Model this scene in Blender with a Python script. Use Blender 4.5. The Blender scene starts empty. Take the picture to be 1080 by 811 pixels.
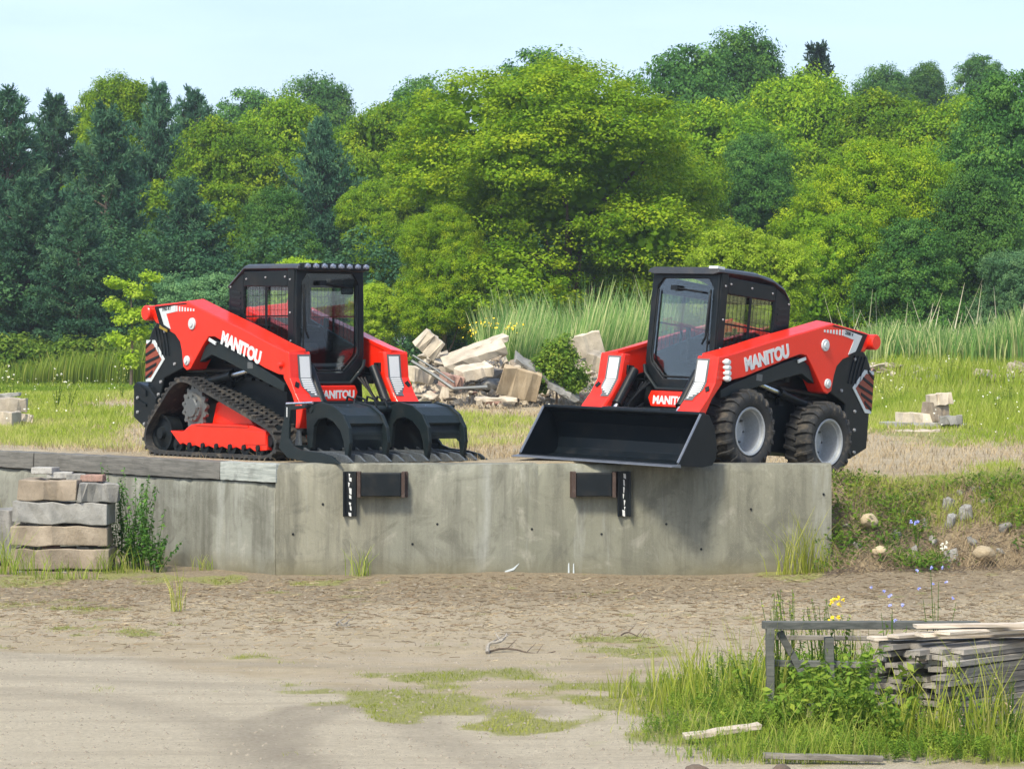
import bpy, bmesh, math, random
import numpy as np
from mathutils import Vector, Matrix, Euler
R=math.radians
scene=bpy.context.scene
COL=scene.collection
random.seed(7)

# ------------------------------------------------------------------ materials
def newmat(name):
    m=bpy.data.materials.new(name); m.use_nodes=True
    nt=m.node_tree; b=nt.nodes['Principled BSDF']
    return m,nt,b
def nd(nt,t,**k):
    n=nt.nodes.new(t)
    for a,v in k.items():
        if a.startswith('i_'):
            n.inputs[a[2:].replace('_',' ')].default_value=v
        else: setattr(n,a,v)
    return n
def ramp(nt,fac,stops,interp='LINEAR'):
    r=nt.nodes.new('ShaderNodeValToRGB'); r.color_ramp.interpolation=interp
    els=r.color_ramp.elements
    while len(els)<len(stops): els.new(0.5)
    for e,(p,c) in zip(els,stops):
        e.position=p; e.color=(c[0],c[1],c[2],1) if not isinstance(c,(int,float)) else (c,c,c,1)
    nt.links.new(fac,r.inputs[0]); return r.outputs[0]
def mixc(nt,fac,a,b,mode='MIX'):
    n=nt.nodes.new('ShaderNodeMix'); n.data_type='RGBA'; n.blend_type=mode
    for s,v in ((0,fac),(6,a),(7,b)):
        if isinstance(v,(int,float)): n.inputs[s].default_value=v
        elif isinstance(v,(tuple,list)): n.inputs[s].default_value=(v[0],v[1],v[2],1)
        else: nt.links.new(v,n.inputs[s])
    return n.outputs[2]
def noise(nt,vec,scale,detail=4,rough=.6,dist=0):
    n=nt.nodes.new('ShaderNodeTexNoise'); n.inputs['Scale'].default_value=scale
    n.inputs['Detail'].default_value=detail; n.inputs['Roughness'].default_value=rough; n.inputs['Distortion'].default_value=dist
    if vec is not None: nt.links.new(vec,n.inputs['Vector'])
    return n.outputs['Fac']
def coords(nt,kind='Object',scale=(1,1,1)):
    t=nt.nodes.new('ShaderNodeTexCoord'); mp=nt.nodes.new('ShaderNodeMapping')
    mp.inputs['Scale'].default_value=scale; nt.links.new(t.outputs[kind],mp.inputs['Vector']); return mp.outputs[0]
def bump(nt,b,h,strength=.3,dist=.02):
    n=nt.nodes.new('ShaderNodeBump'); n.inputs['Strength'].default_value=strength; n.inputs['Distance'].default_value=dist
    nt.links.new(h,n.inputs['Height']); nt.links.new(n.outputs[0],b.inputs['Normal'])
def paint(name,col,rough=.35,dirt=(.25,.2,.14),amt=.25,metal=0,coat=0,dscale=6,var=.12):
    m,nt,b=newmat(name); v=coords(nt)
    n=noise(nt,v,dscale,6,.65); n2=noise(nt,v,dscale*9,3,.6)
    c=mixc(nt,ramp(nt,n2,[(.3,0),(.7,1)]),[x*(1-var) for x in col],[min(1,x*(1+var)) for x in col])
    f=ramp(nt,n,[(.5,0),(.75,amt)])
    nt.links.new(mixc(nt,f,c,dirt),b.inputs['Base Color'])
    rr=ramp(nt,n,[(.3,rough),(.8,min(1,rough+.25))]); nt.links.new(rr,b.inputs['Roughness'])
    b.inputs['Metallic'].default_value=metal; b.inputs['Coat Weight'].default_value=coat; b.inputs['Coat Roughness'].default_value=.12
    return m
M={}
M['red']=paint('red_paint',(.72,.017,.0015),.35,amt=.05,coat=.4,var=.05)
M['red'].node_tree.nodes['Principled BSDF'].inputs['Specular IOR Level'].default_value=.35
M['black']=paint('black_paint',(.0035,.0065,.0085),.33,amt=.05,var=.2)
M['dark']=paint('dark_frame',(.0035,.0065,.0085),.45,amt=.05,var=.3)
M['grapple']=paint('grapple_paint',(.008,.014,.016),.34,amt=.05,var=.2)
M['bucket']=paint('bucket_paint',(.003,.006,.009),.28,amt=.03,var=.2)
M['bolt']=paint('bolt_zinc',(.32,.33,.34),.4,amt=.2,metal=.4)
M['tine']=paint('tine_steel',(.10,.115,.125),.35,amt=.2,metal=.4,var=.3)
M['edge']=paint('worn_edge',(.20,.22,.25),.35,amt=.2,metal=.7)
M['rubber']=paint('rubber',(.020,.021,.021),.72,dirt=(.20,.165,.12),amt=.55,dscale=9,var=.25)
M['chrome']=paint('chrome',(.75,.77,.78),.18,amt=.05,metal=1)
M['rim']=paint('rim_paint',(.36,.385,.40),.36,amt=.2,metal=.25)
M['steel']=paint('steel_gray',(.16,.17,.17),.45,amt=.3,metal=.7)
M['white']=paint('white_decal',(.60,.62,.62),.4,amt=.06,var=.02)
M['silver']=paint('silver_decal',(.50,.55,.56),.4,amt=.08,var=.04)
M['maroon']=paint('maroon_mesh',(.22,.045,.022),.5,amt=.2)
M['seat']=paint('seat_vinyl',(.02,.02,.022),.6)
M['lens']=paint('lamp_lens',(.28,.31,.38),.1,metal=.6)
M['amber']=paint('amber_reflector',(.8,.35,.02),.3)
M['tag_yellow']=paint('yellow_tag',(.75,.55,.05),.4)
M['rust']=paint('rusty_steel',(.050,.032,.025),.85,dirt=(.12,.09,.075),amt=.8,dscale=20,var=.4)
for k_ in('black','dark','grapple','bucket','roofblack'):
    if k_ in M: M[k_].node_tree.nodes['Principled BSDF'].inputs['Specular IOR Level'].default_value=.28
def glassmat(name,tint,refl=1.0):
    m=bpy.data.materials.new(name); m.use_nodes=True; nt=m.node_tree; nt.nodes.clear()
    o=nt.nodes.new('ShaderNodeOutputMaterial'); t=nt.nodes.new('ShaderNodeBsdfTransparent'); g=nt.nodes.new('ShaderNodeBsdfGlossy')
    t.inputs[0].default_value=(*tint,1); g.inputs['Roughness'].default_value=.04
    fr=nt.nodes.new('ShaderNodeFresnel'); fr.inputs['IOR'].default_value=1.5
    mu=nt.nodes.new('ShaderNodeMath'); mu.operation='MULTIPLY'; mu.inputs[1].default_value=refl
    x=nt.nodes.new('ShaderNodeMixShader'); nt.links.new(fr.outputs[0],mu.inputs[0]); nt.links.new(mu.outputs[0],x.inputs[0])
    nt.links.new(t.outputs[0],x.inputs[1]); nt.links.new(g.outputs[0],x.inputs[2]); nt.links.new(x.outputs[0],o.inputs[0])
    return m
M['glass']=glassmat('cab_glass',(.96,.985,.975),.5)
M['door_glass']=glassmat('door_glass',(.93,.97,.97),.9)

# ------------------------------------------------------------------ mesh helpers
class MB:
    """collects shapes for ONE mesh object"""
    def __init__(s): s.v=[]; s.f=[]; s.m=[]; s.mi=0
    def add(s,vs,fs):
        o=len(s.v); s.v+= [tuple(v) for v in vs]; s.f+=[tuple(i+o for i in f) for f in fs]; s.m+=[s.mi]*len(fs); return s
    def box(s,c,d,rot=None,taper=1):
        hx,hy,hz=d[0]/2,d[1]/2,d[2]/2
        P=[Vector((x*hx*(taper if z>0 else 1),y*hy*(taper if z>0 else 1),z*hz)) for z in(-1,1) for y in(-1,1) for x in(-1,1)]
        if rot is not None:
            E=Euler(rot).to_matrix(); P=[E@p for p in P]
        P=[p+Vector(c) for p in P]
        return s.add(P,[(0,2,3,1),(4,5,7,6),(0,1,5,4),(2,6,7,3),(0,4,6,2),(1,3,7,5)])
    def prism(s,poly,a,b,axis='y'):
        """poly = 2-D outline, extruded along axis from a to b"""
        def P(p,t):
            if axis=='y': return (p[0],t,p[1])
            if axis=='x': return (t,p[0],p[1])
            return (p[0],p[1],t)
        n=len(poly); vs=[P(p,a) for p in poly]+[P(p,b) for p in poly]
        fs=[tuple(range(n)),tuple(reversed(range(n,2*n)))]
        for i in range(n):
            j=(i+1)%n; fs.append((i,i+n,j+n,j))
        return s.add(vs,fs)
    def loft(s,rings,cap=True,closed=True):
        n=len(rings[0]); vs=[p for r in rings for p in r]; fs=[]
        for k in range(len(rings)-1):
            for i in range(n if closed else n-1):
                j=(i+1)%n; fs.append((k*n+i,k*n+j,(k+1)*n+j,(k+1)*n+i))
        if cap: fs.append(tuple(reversed(range(n)))); fs.append(tuple(range((len(rings)-1)*n,len(rings)*n)))
        return s.add(vs,fs)
    def tube(s,pts,r,n=8,cap=True):
        pts=[Vector(p) for p in pts]; rr=r if isinstance(r,(list,tuple)) else [r]*len(pts); rings=[]; up=None
        for i,p in enumerate(pts):
            t=(pts[min(i+1,len(pts)-1)]-pts[max(i-1,0)]).normalized()
            if up is None: up=Vector((0,0,1)) if abs(t.z)<.9 else Vector((1,0,0))
            a=t.cross(up).normalized(); b=a.cross(t).normalized(); up=b
            rings.append([p+(a*math.cos(2*math.pi*k/n)+b*math.sin(2*math.pi*k/n))*rr[i] for k in range(n)])
        return s.loft(rings,cap)
    def lathe(s,prof,c,axis='y',n=32):
        """prof = list of (radius, offset along axis)"""
        rings=[]
        for r,o in prof:
            ring=[]
            for k in range(n):
                a=2*math.pi*k/n; x,z=r*math.cos(a),r*math.sin(a)
                ring.append((c[0]+x,c[1]+o,c[2]+z) if axis=='y' else ((c[0]+o,c[1]+x,c[2]+z) if axis=='x' else (c[0]+x,c[1]+z,c[2]+o)))
            rings.append(ring)
        return s.loft(rings,False)
    def build(s,name,mats,parent=None,bevel=0,smooth=False,seg=2,angle=35):
        me=bpy.data.meshes.new(name); me.from_pydata(s.v,[],s.f)
        if not isinstance(mats,(list,tuple)): mats=[mats]
        for m in mats: me.materials.append(m)
        if len(mats)>1: me.polygons.foreach_set('material_index',s.m)
        bm=bmesh.new(); bm.from_mesh(me); bmesh.ops.recalc_face_normals(bm,faces=bm.faces); bm.to_mesh(me); bm.free()
        if smooth:
            me.shade_smooth(); 
            me.set_sharp_from_angle(angle=R(angle))
        o=bpy.data.objects.new(name,me); COL.objects.link(o)
        if parent is not None: o.parent=parent
        if bevel:
            b=o.modifiers.new('bevel','BEVEL'); b.width=bevel; b.segments=seg; b.limit_method='ANGLE'; b.angle_limit=R(30)
            b.harden_normals=False
        return o
def tag(o,label=None,cat=None,group=None,kind=None):
    if label: o['label']=label
    if cat: o['category']=cat
    if group: o['group']=group
    if kind: o['kind']=kind
    elif cat: o['kind']='thing'
    return o
def empty(name,loc=(0,0,0),rz=0):
    o=bpy.data.objects.new(name,None); o.location=loc; o.rotation_euler=(0,0,rz); o.empty_display_size=.2; COL.objects.link(o); return o
def textobj(name,txt,size,mat,parent,mw,depth=.004,bold=.0,sx=1.0,align='LEFT'):
    cu=bpy.data.curves.new(name,'FONT'); cu.body=txt; cu.size=size; cu.extrude=depth/2; cu.offset=bold; cu.align_x=align
    to=bpy.data.objects.new(name+'_c',cu); COL.objects.link(to)
    dg=bpy.context.evaluated_depsgraph_get(); me=bpy.data.meshes.new_from_object(to.evaluated_get(dg))
    bpy.data.objects.remove(to); bpy.data.curves.remove(cu)
    me.name=name; me.transform(Matrix.Diagonal((sx,1,1,1))); me.transform(mw)
    me.materials.clear(); me.materials.append(mat)
    o=bpy.data.objects.new(name,me); COL.objects.link(o); o.parent=parent; return o
def basis(o,x,y):
    """matrix placing text: local x along x, local y along y, at o"""
    x=Vector(x).normalized(); y=Vector(y); y=(y-x*y.dot(x)).normalized(); z=x.cross(y)
    m=Matrix((x,y,z)).transposed().to_4x4(); m.translation=Vector(o); return m
def copy_tree(o,parent=None):
    c=o.copy(); COL.objects.link(c); c.parent=parent
    for ch in list(o.children): copy_tree(ch,c)
    return c
def rootmat(O,th,sx,pitch,roll):
    t=R(th); f=Vector((sx*math.cos(t),-math.sin(t),0)); l=Vector((-f.y,f.x,0)); u=Vector((0,0,1))
    p=R(pitch); f2=f*math.cos(p)+u*math.sin(p); u2=-f*math.sin(p)+u*math.cos(p)
    r=R(roll); l2=l*math.cos(r)-u2*math.sin(r); u3=l*math.sin(r)+u2*math.cos(r)
    m=Matrix((f2,l2,u3)).transposed().to_4x4(); m.translation=Vector(O); return m

# ------------------------------------------------------------------ loaders (local axes: x forward, y left, z up)
ARM=[(-1.30,1.645),(-1.21,1.655),(-.63,1.685),(-.12,1.535),(.45,1.375),(1.0,1.205),(1.30,1.12),(1.322,.885),(1.11,.90),(.86,.965),
     (.54,1.08),(.17,1.215),(-.08,1.298),(-.19,1.298),(-.28,1.22),(-.45,1.05),(-.55,.945),(-.62,.93),(-.69,.97),(-.715,1.14),(-.75,1.24),(-.85,1.325),(-1.02,1.385),(-1.24,1.465),(-1.33,1.54)]
def arm(root,s,near,model):
    ya,yb=.78*s,.57*s
    b=MB(); b.prism(ARM,ya,yb)
    # front tower, lofted cross-sections (outer bend line, chamfer, inner face)
    secs=[(1.135,1.295,1.285,1.17),(1.11,1.302,1.29,1.17),(.86,1.325,1.32,1.20),(.70,1.42,1.42,1.34),(.55,1.55,1.55,1.42),(.44,1.52,1.52,1.42),(.34,1.49,1.49,1.41)]
    rings=[]
    for z,xb,xi,xk in secs:
        rings.append([(xk,(.776)*s,z),(xb,.783*s,z),(xi,.50*s,z),(xi-.03,.485*s,z),(xk,.485*s,z)])
    b.loft(rings)
    a=b.build('loader_arm',M['red'],root,bevel=.010,seg=3)
    # ridge cap: wide top plate leaning up to the inside
    b=MB()
    top=[(-.63,1.686),(-.12,1.537),(.45,1.377),(1.0,1.208),(1.285,1.130)]
    rings=[]
    for x,z in top:
        rings.append([(x,.772*s,z-.012),(x,.772*s,z+.002),(x+.01,.56*s,z+.03),(x+.01,.56*s,z-.012)])
    b.loft(rings); b.build('top_plate',M['red'],a,bevel=.004)
    # rear end tube
    b=MB(); b.lathe([(0,.0),(.075,.0),(.085,-.012*s),(.085,-.30*s),(0,-.30*s)],(-1.355,.845*s,1.565),n=24)
    b.build('end_tube',M['red'],a,smooth=True)
    yo=.7835*s
    # dark surround and silver corner decal
    b=MB(); b.prism([(-1.26,1.635),(-.64,1.668),(-.60,1.655),(-.86,1.645),(-1.165,1.61),(-1.06,1.43),(-.93,1.375),(-.96,1.37),(-1.10,1.41),(-1.16,1.44)],ya,yo); b.build('dark_trim',M['dark'],a)
    b=MB(); b.prism([(-1.165,1.612),(-.83,1.643),(-.83,1.575),(-1.02,1.552),(-.935,1.385),(-1.065,1.432)],ya,yo+.001*s)
    for k in range(7):
        x=-.80+k*.055; z=1.638-k*.006; h=.062-k*.006
        b.prism([(x-.02,z),(x+.006,z),(x+.006,z-h),(x-.02,z-h)],ya,yo+.001*s)
    dec=b.build('corner_decal',M['silver'],a)
    if near:
        xd=(1,0,.09) if s<0 else (-1,0,-.09)
        o=(-1.10 if s<0 else -.84,yo+.0035*s,1.583 if s<0 else 1.60)
        textobj('lettering',model,.052,M['black'],dec,basis(o,xd,(0,0,1)),.002,.001)
    # MANITOU wordmark along the sloping plate
    sl=math.atan2(-(1.205-1.375),.55)
    if s<0: o=(.045,yo,1.232); xd=(math.cos(sl),0,-math.sin(sl))
    else:   o=(.845,yo,1.032); xd=(-math.cos(sl),0,math.sin(sl))
    textobj('wordmark','MANITOU',.185,M['white'],a,basis(o,xd,(0,0,1)),.003,.0105,.90)
    # pivot pins
    for x,z,r in((-.50,1.44,.062),(-.60,1.04,.05)):
        b=MB(); b.lathe([(0,.03*s),(r*.55,.03*s),(r*.6,.018*s),(r,.016*s),(r*1.05,0)],(x,.782*s,z),n=20)
        b.mi=0; b.build('pivot_pin',M['silver'],a,smooth=True)
    b=MB(); b.lathe([(0,.04*s),(.022,.038*s),(.034,.02*s),(.036,0)],(1.17,.782*s,1.0),n=16); b.build('pin_boss',M['red'],a,smooth=True)
    # front chamfer decal following the tower face
    def face(u,z):
        for (z0,a0,i0,_),(z1,a1,i1,_) in zip(secs,secs[1:]):
            if z1<=z<=z0:
                t=(z0-z)/(z0-z1); xb=a0+(a1-a0)*t; xi=i0+(i1-i0)*t; break
        n=Vector((1,0,.15)).normalized()
        return Vector((xb+(xi-xb)*u,(.783+(.50-.783)*u)*s,z))+n*.008
    b=MB(); zs=[1.105,.98,.86,.78,.70,.665]
    for k in range(len(zs)-1): b.add([face(.38 if k<4 else .6,zs[k]),face(.99,zs[k]),face(.99,zs[k+1]),face(.38 if k<3 else .6,zs[k+1])],[(0,1,2,3)])
    bk=b.build('decal_border',M['steel'],a); 
    b=MB()
    def q(z0,z1,u0=.46,u1=.92):
        n=Vector((1,0,.15)).normalized()*.003
        b.add([face(u0,z0)+n,face(u1,z0)+n,face(u1,z1)+n,face(u0,z1)+n],[(0,1,2,3)])
    q(1.085,.98); q(.98,.861)
    z=.852
    while z>.69:
        q(z,z-.013,.46 if z>.76 else .46+(.76-z)*6,.92); z-=.022
    b.build('tower_decal',M['white'],bk)
    b=MB(); c=face(.2,.79); b.box(c,(.012,.045,.06),(.5*s,-.4,0)); b.build('slot',M['dark'],a)
    return a
def bolts(parent,pts,s,r):
    b=MB(); b.lathe([(0,.9*r*s),(.85*r,.8*r*s),(r,0)],(0,0,0),n=10); o=b.build('bolt',M['bolt'],parent,smooth=True); o.location=pts[0]
    for p in pts[1:]:
        c=o.copy(); COL.objects.link(c); c.location=p
def cylinder(root,p0,p1,r=.045,split=.55,name='lift_cylinder',bodymat='black'):
    p0,p1=Vector(p0),Vector(p1); q=p0.lerp(p1,split); b=MB(); b.tube([p0,q],r,14); b.tube([p0.lerp(p1,split-.03),q],r*1.15,14)
    o=b.build(name,M[bodymat],root,smooth=True); b=MB(); b.tube([q,p1],r*.5,10); b.build('rod',M['chrome'],o,smooth=True)
    return o
def loader(name,variant,near_side,model,mw):
    root=empty(name); root.matrix_world=mw
    B=M['black'];D=M['dark']
    for s in(-1,1): arm(root,s,s==near_side,model)
    # chassis and engine house
    b=MB(); b.prism([(-1.3,.42),(-1.15,.26),(1.12,.26),(1.25,.40),(1.25,.55),(.88,.60),(.86,.90),(-.3,1.02),(-1.3,1.02)],-.50,.50)
    b.box((-.55,0,.93),(1.0,1.14,.05)); b.box((.35,0,.93),(1.0,1.1,.04))
    b.build('chassis',B,root,bevel=.012)
    b=MB(); b.prism([(-1.50,.50),(-1.30,.36),(-.3,.60),(-.3,1.38),(-.95,1.40),(-1.36,1.36),(-1.50,1.2)],-.50,.50); b.build('engine_house',D,root,bevel=.02)
    b=MB()
    for k in range(6): b.box((-1.505,0,.72+k*.09),(.03,.86,.045))
    b.build('rear_grille',D,root)
    for s in(-1,1):
        # rear upright / side panel
        low=[(-1.57,.42),(-1.27,.28),(-1.13,.40),(-1.10,.86)] if variant=='wheel' else [(-1.55,.50),(-1.36,.50),(-1.22,.84)]
        b=MB(); b.prism(low+[(-.62,1.02),(-.42,1.10),(-.45,1.20),(-.66,1.33),(-.80,1.42),(-1.37,1.46),(-1.45,1.40),(-1.56,1.24)],.68*s,.50*s)
        up=b.build('side_panel',B,root,bevel=.014)
        b=MB()
        for k in range(4):   # raised curved ribs
            pts=[(-1.40+k*.065+.25*math.sin(t)*.35,.684*s,1.40-t*.26) for t in np.linspace(0,1.2,7)]
            b.tube(pts,.009,6)
        b.build('rib',B,up,smooth=True)
        # half-hexagon vent on the rear corner
        b=MB(); b.prism([(-1.40,1.265),(-1.575,1.265),(-1.585,.80),(-1.47,.80),(-1.20,1.05)],.680*s,.690*s); vt=b.build('vent_border',M['silver'],up,bevel=.003)
        b=MB(); b.prism([(-1.43,1.225),(-1.577,1.225),(-1.587,.845),(-1.48,.845),(-1.255,1.05)],.688*s,.693*s); b.build('vent_mesh',M['maroon'],vt)
        b=MB()
        for k in range(5):
            z0=.86+k*.085; xe=-1.29+abs(z0+.03-1.05)*.9*-1
            b.prism([(-1.572,z0-.03),(-1.572,z0),(min(xe,-1.27),z0+.07),(min(xe,-1.27),z0+.04)],.690*s,.700*s)
        b.build('vent_slat',D,vt)
        bolts(up,[(x,.68*s,z) for x,z in((-1.28,.80),(-1.30,.60),(-1.33,.36 if variant=='wheel' else .66),(-1.0,1.0),(-1.2,1.36))],s,.020)
        # lift link and cylinder below the arm
        b=MB(); b.prism([(-.30,1.20),(-.12,1.27),(.20,1.17),(1.0,.88),(1.18,.80),(1.16,.72),(1.0,.76),(.1,1.03),(-.18,1.10),(-.42,1.02)],.745*s,.66*s); b.build('lift_link',M['grapple'],root,bevel=.008)
        cylinder(root,(-1.0,.60*s,.72),(.62,.60*s,.98),.05,.62)
        b=MB(); b.box((.55,.72*s,.99),(.10,.06,.07)); b.build('bracket',M['steel'],root,bevel=.004); b=MB(); b.box((-.14,.76*s,1.245),(.14,.02,.035),(0,.35,0)); b.build('bracket',M['silver'],root,bevel=.004)
        cylinder(root,(1.165,.42*s,.975),(1.50,.42*s,.43),.050,.70,'tilt_cylinder')
        b=MB()
        for k in range(3): b.tube([(1.0+.02*k,(.34+.03*k)*s,.86),(1.15,(.36+.03*k)*s,.74-.03*k),(1.28,(.40+.01*k)*s,.58),(1.45,(.36+.02*k)*s,.47)],.012,6)
        b.build('hose',D,root,smooth=True)
        b=MB(); b.prism([(1.12,.90),(1.12,1.02),(1.22,1.02),(1.22,.92)],.46*s,.50*s); b.build('front_bracket',B,root,bevel=.008)
    b=MB()
    for x,z in((1.215,1.085),(1.20,1.03),(1.19,.975),(1.185,.92)): b.lathe([(0,.07),(.024,.068),(.034,.045),(.034,.02),(.018,.015),(.018,-.02)],(x,.79*near_side if near_side>0 else .79,z),n=12)
    if variant=='wheel': b.build('hydraulic_coupler',M['silver'],root,smooth=True)
    # clutter of valves and hoses along the side
    for s in(-1,1):
        b=MB(); rr=random.Random(3)
        for k in range(9):
            x=-.5+k*.18; b.box((x,.52*s,.78+.14*rr.random()),(.07+.08*rr.random(),.06,.06+.06*rr.random()))
            b.tube([(x-.1,.55*s,.9),(x,.57*s,.80+.1*rr.random()),(x+.12,.55*s,.86)],.012,6)
        b.build('valve_block',D,root)
    b=MB(); b.tube([(-1.30,-.72,1.50),(-1.30,.72,1.50)],.05,16); b.build('cross_tube',M['red'],root,smooth=True)
    # ---------------- cab
    cab=MB()
    if variant=='track': prof=[(-.28,1.86),(.03,2.06),(.97,2.045)]
    else: prof=[(-.24,1.90),(-.13,2.0),(.06,2.06),(.34,2.085),(.97,2.06)]
    for s in(-1,1):
        y0,y1=.455*s,.415*s
        cab.prism([(-.28,.95),(-.28,1.84),(-.24,1.90),(.0,1.98),(.0,.95)],y0,y1)
        cab.prism([(.82,.95),(.82,2.03),(.94,2.03),(.93,.95)],y0,y1)
        cab.prism([(0,1.84),(0,2.0),(.82,2.0),(.82,1.82)],y0,y1)
        cab.prism([(0,.95),(0,1.50),(.82,1.20),(.82,.95)],y0,y1)
    cab.box((-.25,0,1.02),(.04,.83,.2)); cab.box((-.25,0,1.86),(.04,.83,.06))
    cab.box((.34,0,.96),(1.15,.83,.04))
    cf=cab.build('cab_frame',B,root,bevel=.010)
    rf=MB(); rings=[]
    for x,z in prof: rings.append([(x,-.475,z-.03),(x,-.46,z+.0),(x,-.40,z+.022),(x,.40,z+.022),(x,.46,z),(x,.475,z-.03),(x,.40,z-.05),(x,-.40,z-.05)])
    x,z=prof[-1]; rings.append([(x+.05,v[1],v[2]-.006) for v in rings[-1]])
    rf.loft(rings); roof=rf.build('roof',M['roofblack'],cf,bevel=.006,smooth=True)
    if variant=='wheel':
        b=MB(); b.box((.97,.40,2.075),(.12,.12,.03)); b.build('marker_lamp',M['silver'],roof,bevel=.004)
    for s in(-1,1):
        # side window: pane, vertical bar, wire guard
        b=MB(); b.prism([(0,1.50),(0,1.84),(.82,1.82),(.82,1.20)],.425*s,.429*s); w=b.build('side_window',M['glass'],cf)
        b=MB(); b.prism([(.40,1.34),(.40,1.85),(.43,1.85),(.43,1.33)],.437*s,.452*s)
        b.box((.41,.44*s,1.515),(.80,.012,.016)); b.build('window_bar',D,w)
        b=MB()
        for k in range(12):
            x=.035+k*.068; zl=1.50-(x/.82)*.30
            b.box((x,.458*s,(zl+1.84)/2),(.0036,.0036,1.84-zl))
        for k in range(3): b.box((.41,.464*s,1.42+k*.16),(.82,.003,.003))
        b.build('wire_guard',D,w)
        b=MB()
        for k in range(9): b.box((-.14,.457*s,1.30+k*.06),(.17,.008,.022),(0,.12,0))
        b.build('louvre',M['grapple'],cf)
        bolts(cf,[(x,.456*s,z) for x,z in((-.24,1.84),(.06,1.92),(.42,1.93),(.78,1.93),(.87,1.90),(.87,1.55),(.88,1.25))],s,.012)
    # front door: frame around an eight-sided opening
    outer=[(-.44,2.02),(.44,2.02),(.447,1.7),(.45,1.10),(.43,1.0),(.24,.80),(-.24,.80),(-.43,1.0),(-.45,1.10),(-.447,1.7)]
    inner=[(-.30,1.965),(.30,1.965),(.372,1.87),(.385,1.15),(.365,1.08),(.185,.91),(-.185,.91),(-.365,1.08),(-.385,1.15),(-.372,1.87)]
    def fx(z): return .955+.0*z
    b=MB(); n=10; vs=[]
    for x0 in(.925,.965):
        vs+=[(x0,y,z) for y,z in outer]+[(x0,y,z) for y,z in inner]
    fs=[]
    for i in range(n):
        j=(i+1)%n
        fs+=[(i,j,n+j,n+i),(2*n+i,3*n+i,3*n+j,2*n+j),(i,2*n+i,2*n+j,j),(n+i,n+j,3*n+j,3*n+i)]
    b.add(vs,fs); dr=b.build('door',B,root,bevel=.010)
    b=MB(); b.prism(inner,.940,.946,axis='x'); b.build('door_pane',M['door_glass'],dr)
    b=MB()
    ins=[(y*.93,1.40+(z-1.40)*.95) for y,z in inner]
    for i in range(2,9): b.tube([(.968,ins[i][0],ins[i][1]),(.968,ins[(i+1)%10][0],ins[(i+1)%10][1])],.010,8)
    b.build('door_seal',D,dr,smooth=True)
    b=MB(); b.tube([(.985,-.36*near_side*-1,1.80),(.995,-.36*near_side*-1,1.78),(.995,-.345*near_side*-1,1.35),(.985,-.30*near_side*-1,1.28)],.012,8); b.build('grab_bar',D,dr,smooth=True)
    b=MB(); b.tube([(.98,-.10,1.86),(.985,.25,1.82)],.012,6); b.box((.98,-.12,1.865),(.04,.09,.05)); b.build('wiper',D,dr)
    b=MB(); b.tube([(.985,.44,1.05),(.985,.42,.97),(.985,.25,.80),(.985,-.25,.80),(.985,-.42,.97),(.985,-.44,1.05)],.020,8); b.build('sill_bar',M['grapple'],dr,smooth=True)
    if variant=='track':
        b=MB(); b.box((.88,0,.95),(.05,.50,.12),(0,-.5,0)); b.build('step_plate',M['steel'],dr,bevel=.005)
    # red nose panel
    np_=MB(); np_.prism([(-.27,.775),(.27,.775),(.305,.70),(.26,.61),(-.26,.61),(-.305,.70)],.98,1.05,axis='x'); nose=np_.build('nose_panel',M['red'],root,bevel=.01)
    textobj('wordmark','MANITOU',.115,M['white'],nose,basis((1.0505,-.235,.642),(0,1,0),(0,0,1)),.003,.005,.93)
    b=MB(); b.box((1.0,0,.57),(.12,.86,.06)); b.box((1.0,0,.42),(.5,.9,.26)); b.build('front_frame',B,root,bevel=.01)
    # seat and controls
    b=MB(); b.box((.22,0,1.17),(.48,.46,.12)); b.build('seat_cushion',M['seat'],root,bevel=.03)
    b=MB(); b.box((-.06,0,1.34),(.12,.42,.34),(0,-.12,0)); b.build('seat_back',M['seat'],root,bevel=.03)
    b=MB()
    for s in(-1,1):
        b.box((.30,.31*s,1.20),(.42,.10,.12)); b.tube([(.44,.31*s,1.24),(.46,.31*s,1.42)],.018,8); b.tube([(.46,.31*s,1.40),(.465,.31*s,1.50)],.028,8)
    b.build('joystick_console',D,root,bevel=.006)
    b=MB(); b.tube([(.05,-.30,1.42),(.35,-.30,1.40),(.45,-.22,1.38),(.45,.22,1.38),(.35,.30,1.40),(.05,.30,1.42)],.018,8); b.build('lap_bar',D,root,smooth=True)
    b=MB(); b.box((.86,.30,1.83),(.05,.14,.16)); b.build('display_screen',D,root,bevel=.01)
    return root
def coupler(root):
    b=MB(); b.box((1.50,0,.33),(.05,1.10,.36),(0,.12,0)); b.box((1.44,.36,.34),(.13,.10,.30)); b.box((1.44,-.36,.34),(.13,.10,.30)); b.box((1.58,0,.535),(.12,.7,.04))
    return b.build('quick_coupler',M['grapple'],root,bevel=.008)
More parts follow.
